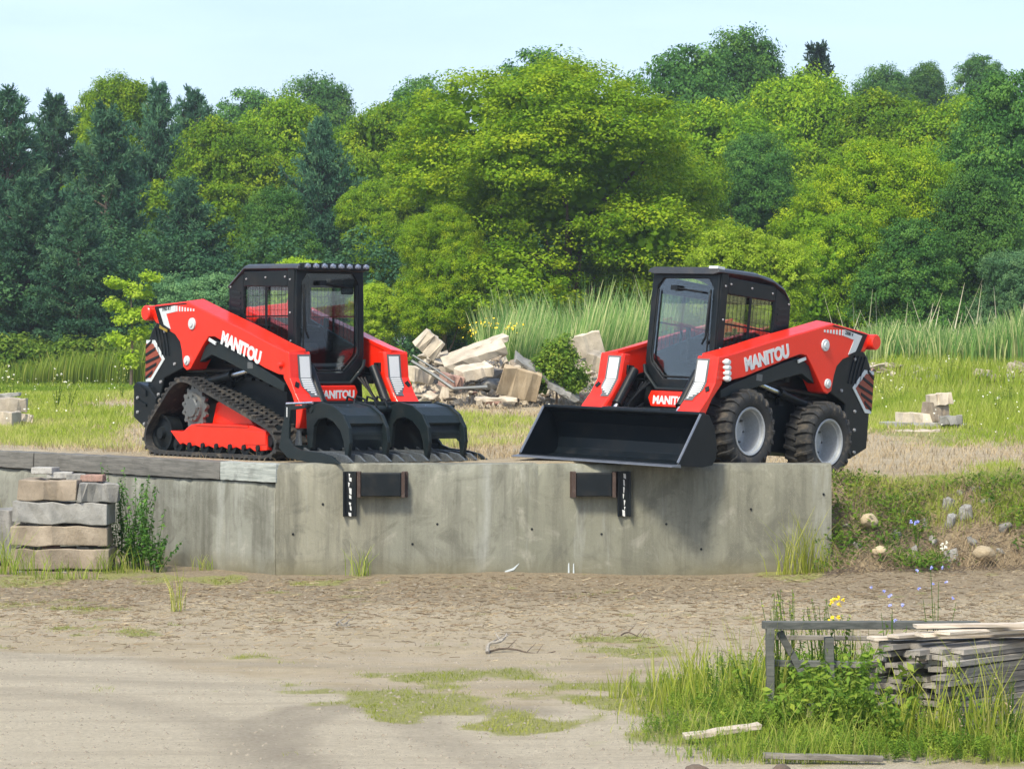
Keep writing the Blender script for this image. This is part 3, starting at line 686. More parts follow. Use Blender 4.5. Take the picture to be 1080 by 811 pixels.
def crown(name,lobes,ncl,nlf,ls,cr,seed,mat,fill=.10,flat=.6):
    r=np.random.default_rng(seed); L=np.array(lobes,float); area=(L[:,3]*L[:,4]+L[:,3]*L[:,5]+L[:,4]*L[:,5]); p=area/area.sum()
    C=[];O=[]
    while len(C)<ncl:
        k=r.choice(len(L),p=p); d=unit(r.normal(size=3)); 
        if d[2]<-.55: continue
        c=L[k,:3]+d*L[k,3:6]*(.80+.24*r.random()+.16*max(0,d[2])*r.random()**2)
        q=np.linalg.norm((c-L[:,:3])/L[:,3:6],axis=1); q[k]=9
        if (q<.80).any(): continue
        C.append(c);O.append(d)
    C=np.array(C);O=np.array(O); tc=np.clip(r.normal(.5,.22,ncl),0,1)
    sz=cr*(.55+.9*r.random(ncl))
    idx=np.repeat(np.arange(ncl),nlf); n=len(idx)
    off=unit(r.normal(size=(n,3)))*(r.random(n)**.45)[:,None]; off[:,2]*=flat
    P=C[idx]+off*sz[idx][:,None]; N=unit(off*.55+O[idx]*.35+np.array([0,0,.45])+r.normal(size=(n,3))*.42)
    t=np.clip(tc[idx]+r.normal(0,.10,n),0,1)
    V,F=leaves(P,N,ls,.62,r)
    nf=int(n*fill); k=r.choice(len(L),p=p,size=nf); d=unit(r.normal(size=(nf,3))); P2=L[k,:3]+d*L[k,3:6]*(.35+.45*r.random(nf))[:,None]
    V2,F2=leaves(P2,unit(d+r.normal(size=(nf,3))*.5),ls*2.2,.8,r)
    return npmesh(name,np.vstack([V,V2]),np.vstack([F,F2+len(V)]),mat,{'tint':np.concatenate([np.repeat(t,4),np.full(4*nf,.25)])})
def trunkmesh(name,h,r0,limbs,seed):
    rr=random.Random(seed); b=MB(); pts=[(0,0,-.3)]; 
    for k in range(1,6): pts.append((rr.uniform(-.02,.02)*h,rr.uniform(-.02,.02)*h,h*k/5))
    b.tube(pts,[r0*1.25]+[r0*(1-.17*k) for k in range(1,6)],10)
    for k in range(limbs):
        a=rr.uniform(0,6.28); z=h*rr.uniform(.3,.85); l=h*rr.uniform(.25,.5); x,y=math.cos(a),math.sin(a)
        b.tube([(0,0,z),(x*l*.4,y*l*.4,z+l*.35),(x*l*.8,y*l*.8,z+l*.9)],[r0*.45,r0*.3,r0*.08],7)
    o=b.build(name,M['bark'],None,smooth=True); me=o.data; bpy.data.objects.remove(o); return me
def broadlobes(seed,n=11,w=1.,h=1.):
    """lobes filling a crown of half-width 5, height 10, base at z 2"""
    r=np.random.default_rng(seed); L=[(0,0,7.2*h,3.4*w,3.4*w,4.0*h)]
    for k in range(n):
        a=6.283*k/n+r.uniform(-.3,.3); z=r.uniform(2.6,9.5)*h; rad=(3.4-.18*abs(z/h-5)**1.25)*w
        s=r.uniform(1.5,2.4); L.append((math.cos(a)*rad,math.sin(a)*rad,z,s*w,s*w,s*.85*h))
    for k in range(3): L.append((r.uniform(-1.4,1.4)*w,r.uniform(-1,1)*w,r.uniform(9.4,10.2)*h,1.7*w,1.7*w,1.5*h))
    return L
T={}
T['maple1']=crown('crown',broadlobes(1,13),640,110,.155,.66,1,M['maple'])
T['maple2']=crown('crown',broadlobes(2,10,.9,1.05),600,105,.155,.66,2,M['maple'])
T['oak1']=crown('crown',broadlobes(3,12),560,105,.16,.70,3,M['oak'])
T['oak2']=crown('crown',broadlobes(4,9,.85,1.1),520,105,.16,.72,4,M['oak'])
T['lime1']=crown('crown',broadlobes(5,10,.95),420,90,.19,.6,5,M['lime'])
T['willow1']=crown('crown',broadlobes(6,9,1.1,.8),420,95,.17,.7,6,M['willow'])
T['maplebig']=crown('crown',broadlobes(8,16),1250,125,.105,.50,8,M['bright'])
tr1=trunkmesh('trunk',7,.26,9,1)
def pinemesh(name,H,RM,seed,mat,dens=1.):
    r=np.random.default_rng(seed); P=[];Nn=[]; tt=[]; b=MB(); b.tube([(0,0,-.3),(0,0,H*.5),(0.05,0,H)],[.2,.13,.02],8)
    z=.08*H
    while z<H:
        f=z/H; L0=RM*(1-f**1.9)*(.75+.5*r.random())+.35
        for k in range(int(7+3*r.random())):
            a=r.uniform(0,6.28); L=L0*r.uniform(.6,1.15); up=.10+.55*f; dirv=np.array([math.cos(a),math.sin(a),up]); tb=r.normal(.45,.2)
            if L>1: b.tube([(0,0,z),tuple(np.array([0,0,z])+dirv*L*.5),tuple(np.array([0,0,z+.1*L])+dirv*L*.95)],[.05,.03,.01],4,False)
            n=max(3,int(L/.17*dens))
            for j in range(n):
                s=L*(.2+.8*(j+r.random())/n); wd=.42*s*(1-s/(L*1.15))+.12
                side=r.uniform(-1,1)*wd; c=np.array([0,0,z+.08*s])+dirv*s+np.array([-math.sin(a)*side,math.cos(a)*side,r.uniform(-.06,.10)])
                P.append(c); Nn.append(dirv+np.array([-math.sin(a)*side*.8,math.cos(a)*side*.8,.3])); tt.append(tb)
        z+=.32+.12*r.random()
    P=np.array(P);A=unit(np.array(Nn)); tt=np.array(tt); m_=11; n=len(P)
    idx=np.repeat(np.arange(n),m_); d=unit(A[idx]*.8+r.normal(size=(n*m_,3))*.62); l=(.24+.14*r.random(n*m_))[:,None]
    sd=unit(np.cross(d,r.normal(size=(n*m_,3))))*.034; B0=P[idx]
    V=np.stack([B0-sd,B0+sd,B0+d*l+sd*.6,B0+d*l-sd*.6],1).reshape(-1,3)
    t=np.clip(np.repeat(tt[idx]+r.normal(0,.12,len(idx)),4),0,1)
    me=npmesh(name,V,np.arange(len(V)).reshape(-1,4),mat,{'tint':t})
    o=b.build('trunk',M['bark'],None); tm=o.data; bpy.data.objects.remove(o); return me,tm
PN=[pinemesh('crown',12,3.0,51,M['pine'],1.25),pinemesh('crown',12,3.4,52,M['pine'],1.25),pinemesh('crown',11,2.4,53,M['farpine'],.8)]
ntree=0
def place_tree(kind,px,top,width,Y,label,group='trees behind the field',name='broadleaf_tree',base=None,h0=12.2,w0=10.4):
    global ntree; ntree+=1; rr=random.Random(ntree*7)
    x=(px-540)/FP*Y; z0=float(zground(x,Y)) if base is None else HC-(base-372)/FP*Y
    H=HC-(top-372)/FP*Y-z0; Wd=width/FP*Y
    o=empty(name,(x,Y,z0-.05),rr.uniform(0,6.28)); 
    pine=kind.startswith('pine')
    if pine:
        cm,tm=PN[int(kind[4])]; sx=Wd*1.15/6.2; sz=H/12.1
    else: cm,tm=T[kind],tr1; sx=Wd*(1.12 if Y<115 else 1.32)/w0; sz=min(H/h0,1.3*sx)
    c=link('crown',cm,o); t=link('trunk',tm,o); c.scale=(sx,sx,sz); t.scale=(sx,sx,sz)
    if not pine: c.location.z=H-sz*h0; t.scale=(sx,sx,H/h0)
    tag(o,label,'tree',group); return o
TR=[ # kind, px, top, width, Y, label
('pine0',8,96,110,118,'dark green pine at the left edge of the photo, tip in the sky'),
('pine1',58,104,105,124,'dark pine second from the left edge beside the tall yellow green tree'),
('pine0',112,112,100,112,'dark full pine below the tall yellow green tree at the upper left'),
('pine1',30,190,100,104,'lower dark pine in front of the leftmost pines'),
('pine0',84,210,90,102,'short dark pine standing left of the pale sapling'),
('maple2',122,80,105,132,'tall yellow green tree rising above the pines at the upper left'),
('pine1',168,92,85,128,'slim dark pine just right of the tall yellow green tree'),
('pine0',205,96,80,136,'dark pine with a pointed tip left of the first low gap in the skyline'),
('pine1',196,190,95,108,'dark pine behind the rear end of the tracked loader'),
('maple1',238,116,150,122,'yellow green tree with a rounded top behind the tracked loader tail'),
('oak1',168,225,90,110,'mid green bushy tree low between the dark pines on the left'),
('maple2',300,104,130,126,'bright tree top directly above the tracked loader cab'),
('willow1',218,250,110,100,'low blue green bush right behind the tracked loader arms'),
('pine1',338,128,90,114,'narrow dark pine to the right above the tracked loader cab'),
('oak2',296,205,100,106,'dark green tree directly behind the tracked loader cab'),
('oak1',262,84,120,175,'hazy blue green tree top far behind, above the bright trees on the left'),
('oak2',340,92,110,180,'hazy far tree top just left of the skyline notch'),
('oak1',204,104,90,178,'hazy far tree top seen between two pines on the left'),
('maple1',400,100,135,120,'yellow green tree between the narrow pine and the big central tree'),
('maple2',392,190,85,108,'lower yellow green crown left of the big central tree'),
('oak2',415,240,80,112,'dark shaded tree low beside the big central tree'),
('oak2',440,96,120,130,'dark tree whose top shows left of the big central crown'),
('pine2',478,70,50,140,'thin pine tip poking out left above the big central crown'),
('maplebig',598,44,350,90,'biggest yellow green broad tree in the middle of the photo'),
('maple2',705,150,150,96,'wide yellow green tree attached to the right side of the big central tree'),
('maplebig',470,205,110,87,'low spreading yellow green crown at the left foot of the big central tree'),
('oak1',565,40,165,112,'darker green tree whose rounded top rises behind the big central tree'),
('oak1',715,34,165,140,'dark oak with the highest top right of the centre'),
('oak2',785,46,135,146,'dark oak next to the highest oak on its right'),
('oak1',660,130,100,130,'dark tree filling the gap between central tree and oaks'),
('maple1',760,98,190,118,'yellow green rounded tree below the dark oaks'),
('maple2',852,76,160,126,'broad yellow green tree in the row right of the oaks'),
('maple1',940,86,190,122,'yellow green rounded tree in the row below the far pine'),
('maple2',1012,104,150,120,'yellow green tree left of the tall dark tree on the right edge'),
('pine2',862,26,125,150,'far blue green pine with flat tiers on the skyline right of centre'),
('pine2',812,40,50,168,'smaller far pine left of the flat tiered pine on the skyline'),
('oak2',935,78,80,185,'hazy low tree top on the skyline between far pine and far right'),
('oak1',1035,50,80,190,'hazy grey blue tree top on the skyline near the right edge'),
('oak2',975,74,70,188,'small hazy tree top on the skyline left of the grey blue one'),
('oak1',690,210,100,100,'mid green tree behind the cab of the skid steer'),
('lime1',768,228,110,79,'pale lime green willow like shrub left above the skid steer'),
('lime1',822,240,95,79,'pale lime green shrub directly above the skid steer roof'),
('oak2',790,150,110,112,'dark green tree above the pale lime shrubs'),
('maplebig',915,132,195,92,'dense yellow green tree on the right above the skid steer tail'),
('maple1',890,215,110,88,'low yellow green crown at the left foot of the dense right tree'),
('oak1',960,220,130,87,'green rounded crown at the right foot of the dense right tree'),
('oak1',1062,60,170,98,'tall green tree cut by the right edge of the photo'),
('oak2',1035,190,130,90,'lower green tree in front of the tall one on the right edge'),
('willow1',1075,225,90,86,'blue green bush at the right edge behind the reeds'),
('lime1',395,290,75,88,'pale lime shrub behind the right side of the tracked loader cab'),
('lime1',320,264,70,90,'pale lime shrub with its top just above the tracked loader roof'),
('oak2',455,300,70,90,'small dark green bush above the left end of the rubble pile'),
('oak2',728,296,80,84,'low green bush behind the skid steer windscreen'),
('oak1',60,300,150,112,'wide dark bush low behind the weeds on the left'),
('oak1',150,310,120,111,'dark bush low behind the pale sapling'),
('willow1',240,320,120,96,'blue green low bush hidden behind the tracked loader hood'),
]
for k,px,top,wd,Y,lab in TR:
    nm='pine_tree' if k.startswith('pine') else ('broadleaf_tree' if Y>88 and not 'shrub' in lab and not 'bush' in lab else 'shrub')
    o=place_tree(k,px,top,wd,Y,lab,'pines behind the field' if nm=='pine_tree' else 'trees behind the field',nm)
    if nm=='shrub': o['category']='shrub'
# far wood closing the horizon behind
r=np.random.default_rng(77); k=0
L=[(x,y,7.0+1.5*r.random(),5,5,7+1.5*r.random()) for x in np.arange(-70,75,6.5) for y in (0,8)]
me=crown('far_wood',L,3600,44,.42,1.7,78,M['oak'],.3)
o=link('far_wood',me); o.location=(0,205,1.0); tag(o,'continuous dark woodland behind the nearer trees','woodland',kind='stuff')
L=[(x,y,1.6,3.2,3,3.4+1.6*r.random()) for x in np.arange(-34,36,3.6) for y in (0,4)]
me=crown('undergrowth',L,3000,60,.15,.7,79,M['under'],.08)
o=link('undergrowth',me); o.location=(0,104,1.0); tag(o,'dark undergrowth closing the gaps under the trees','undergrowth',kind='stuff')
# pale sapling
L=[(0,0,1.0,.35,.35,.3),(-.35,0,1.7,.4,.4,.25),(.4,.1,1.9,.45,.4,.25),(0,0,2.5,.5,.5,.3),(-.4,.2,2.9,.4,.4,.22),(.3,0,3.3,.35,.35,.3),(.8,0,2.7,.3,.3,.2),(-.5,0,3.6,.35,.3,.2),(.6,0,3.8,.3,.3,.2)]
o=empty('sapling',(at(138,372,90).x,90,1.05)); c=link('crown',crown('crown',L,95,42,.11,.27,90,M['lime']),o)
b=MB(); b.tube([(0,0,-.1),(.05,0,1.6),(0,0,3.5)],[.06,.04,.015],7); b.build('trunk',M['bark'],o)
for ch in o.children: ch.scale=(1,1,.95)
tag(o,'small pale green sapling with airy tiers in front of the dark pines','sapling')
# shrub on the rubble pile
L=[(0,0,.55,.45,.4,.5),(.3,0,.35,.35,.3,.35),(-.3,0,.4,.3,.3,.4),(.05,0,.9,.3,.3,.35)]
o=empty('shrub',(at(587,390,57).x,57,1.35)); link('crown',crown('crown',L,130,50,.065,.16,91,M['weed'],.2,.9),o)
b=MB(); b.tube([(0,0,-.2),(0,0,.8)],[.03,.01],6); b.build('stem',M['bark'],o)
tag(o,'small round green shrub growing on the rubble pile','shrub')
# goldenrods
for i,(px,py,Y) in enumerate([(515,343,66),(540,345,66),(498,350,66)]):
    o=empty('flowering_plant',(at(px,py,Y).x,Y,at(px,py,Y).z-.45)); 
    Pp=np.random.default_rng(i).normal(size=(26,3))*np.array([.13,.1,.09])+np.array([0,0,.45]); V,F=leaves(Pp,unit(np.random.default_rng(i+5).normal(size=(26,3))+[0,-.5,.5]),.05,.8); link('blossom',npmesh('blossom',V,F,M['yflower']),o)
    b=MB(); 
    for k in range(5): b.tube([(0,0,-.4),(-.12+.06*k,0,.42)],.008,4)
    b.build('stem',M['weed'],o)
    tag(o,['yellow flowering plant between the big slab and the reeds','yellow flowering plant second from left, against the reeds','small yellow flowering plant above the upright chunk of the rubble'][i],'wildflower','yellow flowers behind the rubble')

# ------------------------------------------------------------------ blades
def blades(P,h,w,tint,lean=.35,seed=1,seg=2):
    r=np.random.default_rng(seed); n=len(P); a=r.uniform(0,6.283,n); dirn=np.stack([np.cos(a),np.sin(a),np.zeros(n)],1); sd=np.stack([-np.sin(a*1.7),np.cos(a*1.7),np.zeros(n)],1)
    h=np.broadcast_to(h,(n,))*(.6+.8*r.random(n)); ln=lean*(.3+r.random(n))*h; sw=(np.broadcast_to(w,(n,))*.5)[:,None]*sd; up=np.array([0,0,1.])
    b0=P; m0=P+up*(h*.55)[:,None]+dirn*(ln*.3)[:,None]; t0=P+up*h[:,None]+dirn*ln[:,None]
    V=np.stack([b0-sw,b0+sw,m0-sw*.8,m0+sw*.8,t0-sw*.15,t0+sw*.15],1).reshape(-1,3)
    i=np.arange(n)[:,None]*6; F=np.concatenate([i+np.array([[0,1,3,2]]),i+np.array([[2,3,5,4]])],0)
    return V,F,np.repeat(np.clip(tint+r.normal(0,.12,n),0,1),6)
def frustum_pts(n,Y0,Y1,seed,pxr=(-30,1110),power=1.6):
    r=np.random.default_rng(seed); Y=Y0*(Y1/Y0)**(r.random(n)**1.0); px=r.uniform(*pxr,n); return (px-540)/FP*Y,Y,r
def scatter_blades(name,n,Y0,Y1,hfun,wf,mat,label,cat,seed,clump=8,spread=.1,pxr=(-220,1300),mask=True,thr_=.35,tf=None,lean=.35,amp=1.):
    x,Y,r=frustum_pts(n,Y0,Y1,seed,pxr); z=zground(x,Y); g=cover(x,Y,z)[0]
    keep=(r.random(n)<np.clip((g-thr_)*1.8*amp+.02,0,1)) if mask else np.ones(n,bool)
    x,Y=x[keep],Y[keep]; m=len(x); idx=np.repeat(np.arange(m),clump)
    sp=spread*(1+(Y[idx]-28)/40 if Y0>27 else 1); X=x[idx]+r.normal(0,1,len(idx))*sp; YY_=Y[idx]+r.normal(0,1,len(idx))*sp
    ok=~((np.abs(YY_-yw(X))<.38)&(X<3.3)); X,YY_,idx=X[ok],YY_[ok],idx[ok]
    P=np.stack([X,YY_,zground(X,YY_)-.01],1); t=(tf(X,YY_,r) if tf else np.clip(fbm(X*.5,YY_*.3,61)*1.2-.15,0,1))
    V,F,t=blades(P,hfun(X,YY_),wf(YY_),t,lean,seed); me=npmesh(name,V,F,mat,{'tint':t}); o=link(name,me); tag(o,label,cat,kind='stuff'); return o
def hmeadow(X,Y):
    px,_=pix(X,Y,1.0); return (.05+.07*fbm(X*.4,Y*.3,71)+.22*sstep(905,960,px)*sstep(41,47,Y)+.25*sstep(60,75,Y)*sstep(700,900,px)+.06*sstep(38,60,Y))*np.where(Y<31.5,.7,1)*(1-.85*np.exp(-((px-975)/55)**2-((Y-40.5)/3.5)**2))
def tmeadow(X,Y,r):
    px,py=pix(X,Y,1.1); return np.clip(.02+.85*fbm(X*.5,Y*.3,62)+.20*(py>425)-.25*(np.abs(py-407)<13)*(px<160)-.15*(px>900)*(py<460),0,1)
scatter_blades('meadow_grass',54000,28.4,110,hmeadow,lambda Y:.006+.00042*(Y-28),M['grass'],'uneven yellow green meadow grass on the upper level','grass',201,9,.11,tf=tmeadow)
scatter_blades('verge_grass',1500,27.6,30.5,lambda X,Y:.12+0*X,lambda Y:.007+0*Y,M['lush'],'tufts of grass on the stony bank right of the concrete wall','grass',202,12,.07,pxr=(885,1110),thr_=.15)
scatter_blades('yard_grass',7500,15.0,27.7,lambda X,Y:.018+.022*fbm(X,Y,5),lambda Y:.0045+0*Y,M['moss'],'low patches of grass and moss on the dirt yard','grass',203,9,.05,thr_=.3,lean=.8,pxr=(-30,790))
x,Y,r=frustum_pts(26000,28.6,75,305); z=zground(x,Y); gg=cover(x,Y,z)[0]; k=(gg<.75)&(Y-yw(x)>1.1)&(r.random(len(x))<.55); x,Y=x[k],Y[k]; idx=np.repeat(np.arange(len(x)),5); X=x[idx]+r.normal(0,.06,len(idx)); Yl=Y[idx]+r.normal(0,.06,len(idx))
V,F,t=blades(np.stack([X,Yl,zground(X,Yl)-.005],1),.05+.04*r.random(len(X)),.006+.0003*(Yl-28),.55,.9,306); o=link('dry_grass',npmesh('dry_grass',V,F,M['straw'],{'tint':t})); tag(o,'short dry tan grass on the bare strips of the upper level','dry grass',kind='stuff')
# flower heads and seed heads in the meadow
x,Y,r=frustum_pts(500,36,75,301); z=zground(x,Y); gg=cover(x,Y,z)[0]; k=(gg>.5)&((pix(x,Y,z)[0]<150)|(pix(x,Y,z)[0]>900)|(r.random(len(x))<.2)); x,Y=x[k],Y[k]
P=np.stack([x,Y,zground(x,Y)+.22+.25*r.random(len(x))],1); V,F=leaves(P,unit(np.array([0,-.5,.9])+r.normal(size=P.shape)*.3),.028,.9)
o=link('wildflowers',npmesh('wildflowers',V,F,M['wflower'])); tag(o,'scattered tiny white flower heads in the meadow','wildflowers',kind='stuff')
# reed beds
def bed(name,rects,n,hh,wd,mat,label,seed,tt=.4,sd=.2,lean=.18):
    r=np.random.default_rng(seed); X=[];Yl=[];H=[]
    for (pa,pb,Ya,Yb,h,wt) in rects:
        m=int(n*wt); Yv=r.uniform(Ya,Yb,m); X.append((r.uniform(pa,pb,m)-540)/FP*Yv); Yl.append(Yv); H.append(np.full(m,h))
    X=np.concatenate(X);Yl=np.concatenate(Yl);H=np.concatenate(H)*(.55+.75*fbm(X*.9,Yl*.4,seed))*(.75+.5*r.random(len(X))); P=np.stack([X,Yl,zground(X,Yl)-.05],1)
    V,F,t=blades(P,H,wd,tt+sd*r.normal(size=len(X))*.6,lean,seed); o=link(name,npmesh(name,V,F,mat,{'tint':t})); tag(o,label,'reeds',kind='stuff'); return P
bed('reed_bed',[(512,700,68,84,1.75,.42),(870,1300,66,84,1.4,.95)],34000,1,.042,M['reed'],'tall upright green reeds in front of the trees',401,.42,.5,.20)
bed('reed_plumes',[(885,1110,72,80,1.9,.8),(520,700,70,78,1.95,.2)],240,1,.045,M['plume'],'pale tan seed plumes standing above the reeds',402,.7,.3,.25)
L=[(x,y,.65,.8,.9,.75+.35*r.random()) for x in np.arange(-21,-12,.75) for y in (0,1.6)]
me=crown('tall_weeds',L,900,42,.13,.28,403,M['weed'],.3,.9); o=link('tall_weeds',me); o.location=(0,100,1.1); tag(o,'band of tall leafy weeds along the far edge of the meadow','weeds',kind='stuff')
bed('weed_stalks',[(-30,160,96,102,1.15,1)],2600,1,.05,M['lush'],'stalks of tall weeds in front of the pines on the left',404,.35,.25)
HAZE=0.0004
# ------------------------------------------------------------------ concrete, timber, stone materials
def wallmat():
    m,nt,b=newmat('wall_concrete'); v=coords(nt); vs=coords(nt,'Object',(2.6,2.6,.28)); vs2=coords(nt,'Object',(9,9,.5))
    a=noise(nt,v,1.1,5,.6); s=noise(nt,vs,1.0,5,.7); s2=noise(nt,vs2,1.0,4,.7); f=noise(nt,v,30,5,.75); sp=noise(nt,v,140,2,.8)
    c=mixc(nt,ramp(nt,a,[(.35,0),(.65,1)]),(.20,.195,.145),(.30,.285,.22))
    sx=nt.nodes.new('ShaderNodeSeparateXYZ'); nt.links.new(v,sx.inputs[0])
    mr=nt.nodes.new('ShaderNodeMapRange'); mr.inputs[1].default_value=-6; mr.inputs[2].default_value=4; nt.links.new(sx.outputs[0],mr.inputs[0])
    # pours of slightly different tone along the wall (x = -6 .. 4)
    pan=ramp(nt,mr.outputs[0],[(0,(.23,.235,.205)),(.36,(.26,.265,.235)),(.363,(.31,.29,.22)),(.47,(.30,.28,.215)),(.478,(.22,.22,.18)),(.60,(.26,.26,.21)),(.606,(.205,.205,.155)),(.80,(.22,.215,.165)),(.91,(.20,.195,.15)),(1,(.18,.17,.13))])
    c=mixc(nt,.6,c,pan); c=mixc(nt,1,c,(.86,.89,.89),'MULTIPLY'); bl=noise(nt,v,2.6,5,.7,.8); c=mixc(nt,ramp(nt,bl,[(.50,0),(.62,.62)]),c,(.11,.11,.085)); c=mixc(nt,ramp(nt,bl,[(.30,.5),(.42,0)]),c,(.38,.37,.31))
    c=mixc(nt,ramp(nt,s,[(.49,0),(.66,.75)]),c,(.085,.085,.066))
    c=mixc(nt,ramp(nt,s2,[(.52,0),(.72,.5)]),c,(.10,.10,.082))
    c=mixc(nt,ramp(nt,s,[(.30,.6),(.42,0)]),c,(.33,.345,.315))
    c=mixc(nt,ramp(nt,f,[(.5,0),(.8,.35)]),c,(.11,.105,.085))
    c=mixc(nt,ramp(nt,sp,[(.62,0),(.72,.7)]),c,(.36,.34,.28))
    z=nt.nodes.new('ShaderNodeMapRange'); z.inputs[1].default_value=.05; z.inputs[2].default_value=.24; z.inputs[3].default_value=.75; z.inputs[4].default_value=0; nt.links.new(sx.outputs[2],z.inputs[0])
    mm=nt.nodes.new('ShaderNodeMath'); mm.operation='MULTIPLY'; nt.links.new(z.outputs[0],mm.inputs[0]); nt.links.new(ramp(nt,a,[(.3,.2),(.6,1)]),mm.inputs[1])
    c=mixc(nt,mm.outputs[0],c,(.13,.115,.06))
    nt.links.new(c,b.inputs['Base Color']); b.inputs['Roughness'].default_value=.9
    ad=nt.nodes.new('ShaderNodeMath'); nt.links.new(f,ad.inputs[0]); nt.links.new(sp,ad.inputs[1]); bump(nt,b,ad.outputs[0],.35,.012); return m
M['wall']=wallmat()
def stone(name,c0,c1,dirt=(.12,.10,.07),sc=5):
    m,nt,b=newmat(name); v=coords(nt); n=noise(nt,v,sc,6,.7); n2=noise(nt,v,sc*8,4,.75)
    c=mixc(nt,ramp(nt,n,[(.35,0),(.65,1)]),c0,c1); c=mixc(nt,ramp(nt,n2,[(.5,0),(.75,.6)]),c,dirt)
    oi=nt.nodes.new('ShaderNodeObjectInfo'); hs=nt.nodes.new('ShaderNodeHueSaturation'); mp=nt.nodes.new('ShaderNodeMapRange'); mp.inputs[3].default_value=.75; mp.inputs[4].default_value=1.2
    nt.links.new(oi.outputs['Random'],mp.inputs[0]); nt.links.new(mp.outputs[0],hs.inputs['Value']); nt.links.new(c,hs.inputs['Color'])
    nt.links.new(hs.outputs[0],b.inputs['Base Color']); b.inputs['Roughness'].default_value=.9; bump(nt,b,n2,.5,.02); return m
M['conc']=stone('pale_concrete',(.33,.285,.215),(.56,.49,.385),(.17,.135,.095),3)
M['concb']=stone('brown_concrete',(.20,.165,.12),(.34,.285,.215),(.12,.09,.06),4)
M['conct']=stone('tan_concrete',(.36,.28,.18),(.54,.44,.30),(.2,.14,.08),2.5)
M['brick']=stone('red_brick',(.26,.14,.11),(.38,.25,.20))
M['greys']=stone('grey_stone',(.19,.19,.175),(.36,.355,.33),(.10,.095,.08))
M['tan']=stone('tan_boulder',(.38,.30,.18),(.55,.46,.31),(.22,.17,.1),9)
def wood(name,c0,c1,crack=(.04,.035,.03),sc=(2,30,30)):
    m,nt,b=newmat(name); v=coords(nt,'Object',sc); n=noise(nt,v,1.2,6,.7,.6); n2=noise(nt,coords(nt),6,4,.6)
    c=mixc(nt,ramp(nt,n,[(.35,0),(.62,1)]),c0,c1); c=mixc(nt,ramp(nt,n,[(.60,0),(.70,.8)]),c,crack); c=mixc(nt,ramp(nt,n2,[(.5,0),(.75,.4)]),c,crack)
    oi=nt.nodes.new('ShaderNodeObjectInfo'); hs=nt.nodes.new('ShaderNodeHueSaturation'); mp=nt.nodes.new('ShaderNodeMapRange'); mp.inputs[3].default_value=.7; mp.inputs[4].default_value=1.25
    nt.links.new(oi.outputs['Random'],mp.inputs[0]); nt.links.new(mp.outputs[0],hs.inputs['Value']); nt.links.new(c,hs.inputs['Color'])
    nt.links.new(hs.outputs[0],b.inputs['Base Color']); b.inputs['Roughness'].default_value=.85; bump(nt,b,n,.5,.01); return m
M['oldwood']=wood('weathered_timber',(.10,.10,.09),(.20,.195,.175))
M['peelwood']=wood('peeling_white_timber',(.20,.225,.21),(.40,.43,.40),(.05,.05,.045))
M['grayboard']=wood('gray_board',(.15,.14,.12),(.30,.275,.235))
M['paleboard']=wood('pale_board',(.46,.39,.30),(.66,.58,.47),(.2,.16,.11))
M['darkwood']=wood('dark_wood',(.06,.068,.06),(.13,.135,.12))

# ------------------------------------------------------------------ retaining wall
def jag(x,s,a): return (float(fbm(np.array(x*3.),np.array(s*7.),s))-.5)*a+(float(vnoise(np.array(x*16.),np.array(s*1.),s+3))-.5)*a*.6
def wallrun(b,P0,P1,top,n):
    P0,P1=Vector(P0),Vector(P1); d=(P1-P0).normalized(); nr=Vector((-d.y,d.x)); nr=nr if nr.y>0 else -nr; rings=[]
    for k in range(n+1):
        p=P0.lerp(P1,k/n); x=p.x; chip=(.026+.11*math.exp(-((x+.04)/.32)**2))*max(0,.4+jag(x,5,3.0)); j=jag(x,2,.012)+(.010 if min(abs(x-a_) for a_ in (-1.19,-.10,1.02,2.15))<.027 else 0)
        q=[(0,-.35),(j*.6,.3),(j,.8),(.002+j,top-.06-chip),(.012+chip*.9,top-.008-chip*.45),(.05+chip*.6,top-chip*.18+jag(x,4,.008)),(.27,top),(.28,top-.01),(.28,-.35)]
        rings.append([(p.x+nr.x*a,p.y+nr.y*a,z) for a,z in q])
    b.loft(rings)
b=MB(); wallrun(b,(-2.375,28),(3.21,28),1.156,110)
b2=MB(); wallrun(b2,(-9.2,28+1.1*6.82+.02),(-2.385,28.035),.958,110); b.add(b2.v,b2.f)
wall=b.build('concrete_wall',M['wall'],None,smooth=True,angle=50); tag(wall,'stained grey concrete retaining wall that the two loaders stand behind','retaining wall')
for side,(x0,x1,cx) in enumerate(((-1.51,-1.11,-1.628),(.645,1.00,1.125))):
    b=MB(); b.box(((x0+x1)/2,27.925,.952),(x1-x0,.13,.235)); bp=b.build('dock_bumper',M['black'],wall,bevel=.008); bp['label']='black rubber dock bumper '+('below the grapple' if side==0 else 'below the bucket')
    for xx in (x0-.022,x1+.022):
        b=MB(); b.box((xx,27.93,.95),(.035,.135,.255)); b.box((xx+(-.012 if xx<(x0+x1)/2 else .012),27.992,.95),(.06,.012,.26)); b.build('end_bracket',M['rust'],bp,bevel=.003)
    b=MB(); b.box((cx,27.985,.855),(.135,.02,.45)); b.box((cx-.058,27.955,.855),(.018,.06,.45)); b.box((cx+.058,27.955,.855),(.018,.06,.45)); ch=b.build('steel_channel',M['black'],wall,bevel=.003)
    rr=random.Random(side+4)
    b=MB(); z=1.06
    while z>.66:
        h=rr.uniform(.03,.07); w_=rr.uniform(.008,.016); xo=rr.uniform(-.01,.01)
        b.prism([(cx+xo-w_,z),(cx+xo+w_*.8,z-.006),(cx+xo+w_*.6+rr.uniform(-.01,.006),z-h),(cx+xo-w_*.7,z-h+.008)],27.973,27.9745); z-=h+rr.uniform(-.004,.035 if side==0 else .01)
    b.build('paint_streak',M['white'],ch)
b=MB()
